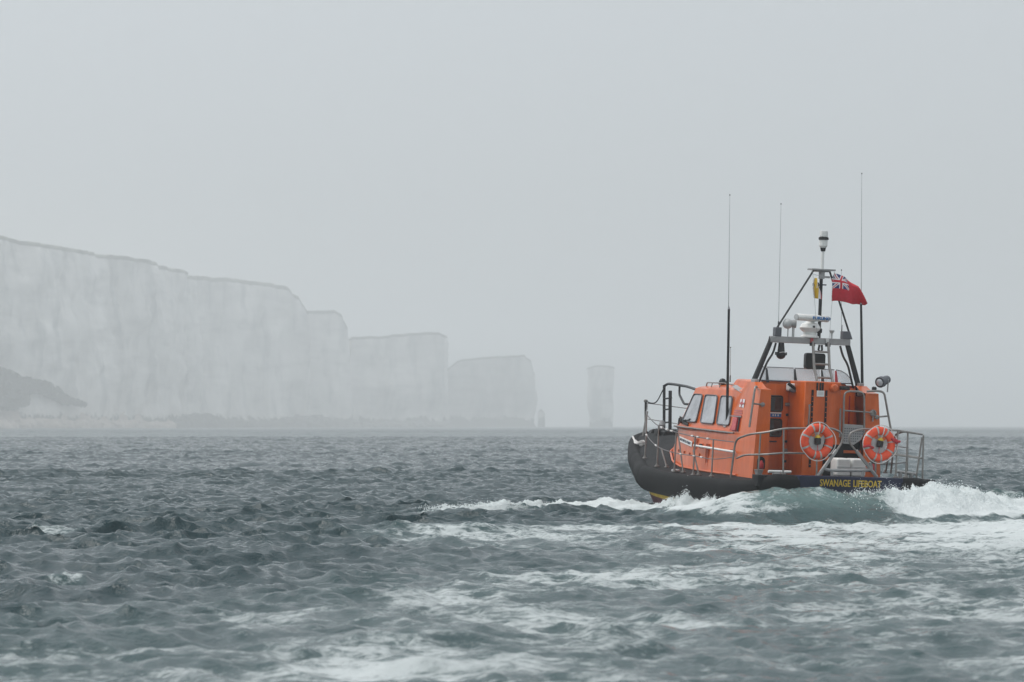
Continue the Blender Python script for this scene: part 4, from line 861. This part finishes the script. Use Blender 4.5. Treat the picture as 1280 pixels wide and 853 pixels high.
# satellite compass ball, GPS mushroom, horn
hb = MB().sphere((-.46, GY, 3.76), .105, 16, 10).build('horn', M['grey'], boat); MB().lathe((-.43, GY - .02, 3.765), (1, -.25, 0), [(.06, 0), (.085, .10), (.09, .13), (.08, .135)], 14).build('horn_bell', M['alu'], hb)
for x in (-.46, -.36, -.33): MB().tube([(x, GY - .03, 3.50), (x, GY - .03, 3.70)], .011, 6).build('horn_leg', M['alu'], hb)
MB().lathe((.52, GY, 3.50), (0, 0, 1), [(.02, 0), (.02, .10), (.03, .11), (.055, .15), (.05, .17)], 12).build('gps_antenna', M['grey'], boat)
# mast
MB().tube([(.24, GY, 3.50), (.24, GY, 4.80)], .035, 10).build('mast', M['black'], boat)
MB().lathe((.24, GY, 3.60), (0, 0, 1), [(.05, 0), (.06, .02), (.06, .08), (.04, .1)], 10).build('mast_collar', M['black'], boat)
MB().hexa([(-.02, GY - .12, 4.87), (.50, GY - .12, 4.87), (.50, GY + .12, 4.87), (-.02, GY + .12, 4.87), (-.02, GY - .12, 4.90), (.50, GY - .12, 4.90), (.50, GY + .12, 4.90), (-.02, GY + .12, 4.90)]).build('mast_table', M['alu'], boat)
MB().hexa([(.10, GY - .05, 4.84), (.38, GY - .05, 4.84), (.38, GY + .05, 4.84), (.10, GY + .05, 4.84), (.05, GY - .05, 4.868), (.43, GY - .05, 4.868), (.43, GY + .05, 4.868), (.05, GY + .05, 4.868)]).build('table_web', M['alu'], boat)
MB().box((.20, GY - .06, 4.70), (.29, GY + .05, 4.84)).box((.27, GY - .04, 4.72), (.42, GY + .02, 4.76)).build('mast_bracket', M['alu'], boat, bevel=.006)
MB().tube([(.16, GY - .05, 4.58), (.05, GY - .05, 4.57)], .045, 8).tube([(.24, GY - .03, 4.58), (.34, GY - .04, 4.58)], .014, 6).build('mast_horn', M['navy'], boat)
MB().lathe((.12, GY - .05, 4.53), (0, 0, -1), [(.05, -.01), (.06, .02), (.04, .04)], 10).build('steaming_light', M['gasket'], boat)
lt = MB().tube([(.25, GY, 4.90), (.255, GY, 5.30)], .032, 10).build('light_mast', M['white'], boat)
MB().lathe((.255, GY, 5.26), (0, 0, 1), [(.04, 0), (.05, .02), (.055, .06), (.06, .07)], 12).build('lamp_base', M['black'], lt); MB().lathe((.255, GY, 5.33), (0, 0, 1), [(.055, 0), (.085, .04), (.085, .16)], 14).build('lamp_body', M['white'], lt)
MB().lathe((.258, GY, 5.49), (0, 0, 1), [(.085, 0), (.105, .01), (.105, .05), (.085, .06)], 14).build('lamp_band', M['black'], lt); MB().lathe((.258, GY, 5.55), (0, 0, 1), [(.075, 0), (.085, .01), (.085, .12), (.06, .125)], 14).build('lamp_cap', M['white'], lt)
for p0, p1 in (((.06, GY, 4.86), (-.72, GY, 3.62)), ((.42, GY, 4.86), (.94, GY, 3.55))): MB().tube([p0, p1], .02, 7).build('mast_brace', M['black'], boat)
for p0, p1 in (((.0, GY - .1, 4.86), (.11, GY - .2, 3.5)), ((.48, GY - .1, 4.86), (.40, GY - .15, 3.45)), ((.02, GY - .1, 4.78), (.3, GY - .1, 4.74))): MB().tube([p0, p1], .0045, 5).build('halyard', M['grey'], boat)
# whip aerials
def whip(pts, name='whip_aerial', m='black'):
    """pts: list of (point, radius)"""
    base = MB().tube([pts[0][0], pts[1][0]], [pts[0][1], pts[1][1]], 8).build(name, M[m], boat)
    if len(pts) > 2:
        MB().tube([p for p, r in pts[1:]], [r for p, r in pts[1:]], 6).build('whip_tip', M['whip'], base); p = pts[-1][0]; MB().sphere(p, .014, 8, 6).build('tip_bead', M['black'], base)
    return base
whip([((-1.24, 3.30, 1.66), .032), ((-1.30, 3.30, 4.02), .026), ((-1.31, 3.30, 4.1), .008), ((-1.38, 3.30, 6.36), .003)])
MB().box((-1.30, 3.23, 1.60), (-1.16, 3.37, 1.67)).build('aerial_mount', M['grey'], boat, bevel=.008)
whip([((-.66, GY, 3.68), .016), ((-.66, GY, 3.80), .014), ((-.66, GY, 3.81), .006), ((-.71, GY, 6.17), .0028)])
whip([((1.20, GY - .1, 2.56), .032), ((1.10, GY - .1, 4.22), .024), ((1.10, GY - .1, 4.3), .008), ((1.0, GY - .1, 6.88), .003)])
whip([((-.55, 4.9, 2.52), .014), ((-.55, 4.9, 2.66), .012), ((-.55, 4.9, 2.67), .006), ((-.57, 4.9, 3.25), .005)])
whip([((.74, GY, 3.66), .012), ((.74, GY, 3.78), .010), ((.73, GY, 3.8), .005), ((.68, GY, 4.90), .0028)])
# searchlight on the starboard corner
sl_ = MB().lathe((1.40, 1.55, 2.68), unit((-.80, -.55, -.22)), [(.04, -.18), (.08, -.17), (.09, -.08), (.09, .02), (.112, .05), (.112, .13), (.105, .145)], 18).build('searchlight', M['gasket'], boat)
MB().lathe(np.array((1.40, 1.55, 2.68)) + unit((-.80, -.55, -.22)) * .146, unit((-.80, -.55, -.22)), [(.075, 0), (.05, .012), (.01, .016)], 16).build('lamp_lens', M['lens'], sl_)
MB().lathe(np.array((1.40, 1.55, 2.68)) + unit((-.80, -.55, -.22)) * .143, unit((-.80, -.55, -.22)), [(.104, -.004), (.104, .002)], 16).build('lamp_reflector', M['black'], sl_)
MB().tube([(1.49, 1.52, 2.46), (1.50, 1.52, 2.72), (1.42, 1.5, 2.72)], .014, 6).build('lamp_bracket', M['alu'], sl_); MB().lathe((1.18, 1.5, 2.46), (.1, 0, 1), [(.05, 0), (.05, .08), (.03, .1)], 10).build('lamp_pivot', M['black'], sl_)

# ------------------------------------------------------------------ loose things aboard
def at_boat(name, p, rot=None):
    o = bpy.data.objects.new(name, None); COL.objects.link(o); o.matrix_world = BM @ Matrix.Translation(p) @ (rot or Matrix.Identity(4)); return o
def make_buoy():
    r = at_boat('lifebuoy', (-.67, .06, 1.46))
    RR, rr = .262, .082; G = []
    for i in range(40):
        a = 2 * math.pi * i / 40; G.append([((RR + rr * math.cos(q)) * math.cos(a), .82 * rr * math.sin(q), (RR + rr * math.cos(q)) * math.sin(a)) for q in np.linspace(0, 2 * math.pi, 13)])
    MB().grid(G, True).build('ring', M['ring'], r, sharp=60)
    for a in (68, 112, 22, 158, -22, 205, 258, 285):
        a = R(a); g = []
        for k in range(5):
            t = a + (k - 2) * .032; g.append([((RR + (rr + .004) * math.cos(q)) * math.cos(t), .83 * (rr + .004) * math.sin(q), (RR + (rr + .004) * math.cos(q)) * math.sin(t)) for q in np.linspace(0, 2 * math.pi, 13)])
        MB().grid(g).build('reflective_band', M['tape'], r, sharp=60)
    pts = []
    for k in range(4):
        a0 = R(45 + 90 * k)
        for j in range(10):
            t = j / 10; a = a0 + t * math.pi / 2; rad = RR + rr + .006 + .028 * math.sin(math.pi * t); pts.append((rad * math.cos(a), -.035 - .02 * math.sin(math.pi * t), rad * math.sin(a)))
    MB().tube(pts, .0085, 6, True).build('grab_line', M['rope'], r)
    hold = MB().slab([(-.10, .02, .19), (-.17, .02, .24), (-.05, .02, .14), (.05, .02, .14), (.17, .02, .24), (.17, .02, .02), (.09, .02, -.23), (-.09, .02, -.23), (-.17, .02, .02)][0:0] + [(-.18, .02, .22), (.18, .02, .22), (.17, .02, .0), (.085, .02, -.24), (-.085, .02, -.24), (-.17, .02, .0)], (0, .02, 0)).build('holder_plate', M['grey'], r, bevel=.008)
    for x in (-.085, .085): MB().lathe((x, .012, .13), (0, -1, 0), [(.042, -.004), (.042, .003)], 14).build('holder_cutout', M['orange'], r)
    MB().lathe((.0, -.03, -.06), (0, 0, 1), [(.05, 0), (.065, .01), (.068, .11), (.05, .13)], 12).build('marker_light', M['black'], r)
    MB().lathe((.0, -.03, .07), (0, 0, 1), [(.062, 0), (.05, .03), (.018, .06), (.015, .07)], 12).build('light_cap', M['yellow'], r)
    MB().tube([(.0, -.04, .13), (.01, -.08, .22), (.01, -.09, .30), (.015, -.06, .375)], .011, 6).build('light_lanyard', M['rope'], r)
    MB().tube([(.0, -.03, -.06), (.01, -.03, -.14), (.0, -.02, -.2)], .008, 6).build('light_lanyard', M['pink'], r)
    return r
bu = make_buoy(); tag(bu, 'orange lifebuoy hung on the stern rail to the left of the gate', 'lifebuoy', 'lifebuoys on the stern rail')
b2 = bu.copy(); COL.objects.link(b2); b2.matrix_world = BM @ Matrix.Translation((.66, .06, 1.445)) @ Matrix.Rotation(R(9), 4, 'Y')
for c in list(bu.children):
    d = c.copy(); COL.objects.link(d); d.parent = b2
b2['label'] = 'orange lifebuoy with a red cloth tucked in its rim, hung right of the gate'
MB().obox((.31, -.05, .12), (.07, .02, -.02), (.0, .04, 0), (.02, 0, .035)).tube([(.2, -.06, .16), (.30, -.09, .11), (.40, -.07, .13)], .03, 7).build('red_cloth', M['red'], b2, bevel=.02)
MB().tube([(-.36, -.07, -.12), (-.25, -.09, -.07), (-.14, -.07, -.1)], .025, 7).build('red_cloth', M['red'], b2)
# white canisters on the after deck
for x, lb in ((.29, 'white canister lying on the after deck, the one nearer the orange trunk'), (.62, 'white canister lying on the after deck, nearer the starboard lifebuoy')):
    r = at_boat('canister', (x, 1.0, .74)); tag(r, lb, 'canister', 'white canisters on the after deck')
    MB().slab(rounded([(-.15, -.15, .02), (.15, -.15, .02), (.15, -.15, .38), (-.15, -.15, .38)], .05), (0, .34, 0)).build('shell', M['white'], r, bevel=.03)
    MB().box((-.153, -.165, .19), (.153, -.15, .215)).build('strap', M['grey'], r); MB().box((-.12, -.14, 0), (.12, .18, .03)).build('cradle', M['gasket'], r)
# flags
def flag(name, pos, nu, nv, colour, mats, label, cat, rootp):
    me = bpy.data.meshes.new('cloth'); V_ = []; F = []; mi = []
    for i in range(nu + 1):
        for j in range(nv + 1): V_.append(pos(i / nu, j / nv))
    for i in range(nu):
        for j in range(nv):
            F.append((i * (nv + 1) + j, (i + 1) * (nv + 1) + j, (i + 1) * (nv + 1) + j + 1, i * (nv + 1) + j + 1)); mi.append(colour((i + .5) / nu, (j + .5) / nv))
    me.from_pydata(V_, [], F)
    for m in mats: me.materials.append(M[m])
    me.polygons.foreach_set('material_index', mi); me.polygons.foreach_set('use_smooth', [True] * len(F)); me.update()
    r = at_boat(name, rootp); o = bpy.data.objects.new('cloth', me); COL.objects.link(o); o.parent = r
    s = o.modifiers.new('thick', 'SOLIDIFY'); s.thickness = .003
    MB().tube([pos(0, 0), pos(0, .5), pos(0, 1)], .008, 6).build('hoist_rope', M['rope'], r); tag(r, label, cat); return r
def jack(u, v):
    """red field, Union canton in the upper hoist quarter: 0 red, 1 blue, 2 white"""
    if u > .52 or v < .46: return 0
    x = u / .52 * 2 - 1; y = (v - .46) / .54 * 2 - 1
    if abs(x) < .11 or abs(y) < .20: return 0
    if abs(x) < .19 or abs(y) < .34: return 2
    d = abs(abs(x) - abs(y)); return 0 if d < .07 else (2 if d < .23 else 1)
def ens(u, v):
    # lower panel hangs along the fly, the upper quarter is folded back behind it
    x0 = .0 + .69 * u; bot = -.005 - .03 * u + .02 * math.sin(u * 7); fold = .42 - .14 * u ** 2 - .06 * max(0, u - .5)
    wv = .085 * math.sin(u * 9.5 + v * 2.2) * (.25 + u)
    if u > .86: x0 += (u - .86) * .35; bot -= (u - .86) * .25; fold -= (u - .86) * 1.75
    k = .74
    if v < k: t = v / k; z = bot + (fold - bot) * t; y = wv - .03 * math.sin(t * 3.1)
    else:
        t = (v - k) / (1 - k); z = fold + (.145 * (1 - u) ** 1.1 + .01) * t; y = wv + .05 + .07 * t; x0 += .10 * t * (1 - u)
    return (x0, y, z)
flag('ensign', ens, 90, 72, jack, ('flagred', 'flagblue', 'flagwhite'), 'red flag with a union canton streaming from the masthead', 'flag', (.43, GY - .13, 4.26))
def pen(u, v):
    x = (.02 + .085 * u) * (1.05 - .35 * v) + .05 * (1 - v); return (x - .02 - .06 * (1 - v) * (1 - u), .07 * math.sin(u * 5 + v * 3), .40 * v - .03 * u * (1 - v) + .05 * u * math.sin(v * 6))
flag('pennant', pen, 24, 48, lambda u, v: 0 if u < .62 and not (abs(u - .42) < .05 and v > .5) else (2 if u < .85 else 1), ('flagyellow', 'pink', 'flagwhite'), 'small yellow flag hanging limp from the left end of the mast table', 'flag', (.05, GY - .12, 4.31))

# ------------------------------------------------------------------ spray thrown up along the wake
def spray(name, ridges, num, hgt, smin, smax, seed):
    r_ = np.random.default_rng(seed); P = []; F = []
    seg = [(np.array(a), np.array(b)) for a, b in zip(ridges[:-1], ridges[1:])]; wt = np.array([np.linalg.norm((b - a)[:2]) * (a[2] + b[2]) for a, b in seg]); wt /= wt.sum()
    xs, ys = [], []
    for _ in range(num):
        a, b = seg[r_.choice(len(seg), p=wt)]; t = r_.random(); p = a + (b - a) * t; xs.append(p[0] + r_.normal() * p[3] * .38); ys.append(p[1] + r_.normal() * p[3] * .38)
    xs, ys = np.array(xs), np.array(ys); z = wake(xs, ys)[0]; clump = np.clip(samp(NT, 3.1, xs, ys) * .5 + .5, .05, 2)
    for x, y, zz, c in zip(xs, ys, z, clump):
        h = r_.exponential(hgt * c * (.25 + zz)); s = r_.uniform(smin, smax) * (1 - .5 * min(1, h / .4)); o = len(P); q = r_.normal(size=(3,)) * .25 + 1
        P += [(x - s * q[0], y, zz + h), (x + s * q[0], y, zz + h), (x, y - s, zz + h), (x, y + s, zz + h), (x, y, zz + h - s * q[1]), (x, y, zz + h + s * q[2])]
        F += [(o, o + 2, o + 5), (o + 2, o + 1, o + 5), (o + 1, o + 3, o + 5), (o + 3, o, o + 5), (o + 2, o, o + 4), (o + 1, o + 2, o + 4), (o + 3, o + 1, o + 4), (o, o + 3, o + 4)]
    b = MB(); b.v, b.f = P, F; tag(b.build(name, M['foam'], None, fix=False), kind='stuff')
M['foam'] = mat('spray_foam', (.80, .84, .84), .6, spec=.3)
spray('bow_spray', [p for p in BOW if p[2] > .1], 9000, .05, .004, .011, 4)
spray('stern_spray', [p for p in STERN[5:]], 9000, .05, .004, .012, 5)
# ------------------------------------------------------------------ haze
def haze():
    m = bpy.data.materials.new('sea_mist'); m.use_nodes = True; n = m.node_tree.nodes; n.remove(n['Principled BSDF'])
    v = n.new('ShaderNodeVolumePrincipled'); v.inputs['Color'].default_value = (.97, .985, .99, 1); v.inputs['Density'].default_value = HAZE; v.inputs['Anisotropy'].default_value = .3
    m.node_tree.links.new(v.outputs[0], n['Material Output'].inputs['Volume'])
    b = MB().box((-4600, -4600, -4.2), (4600, 4600, 150)); o = b.build('haze', m); tag(o, kind='stuff')
haze()
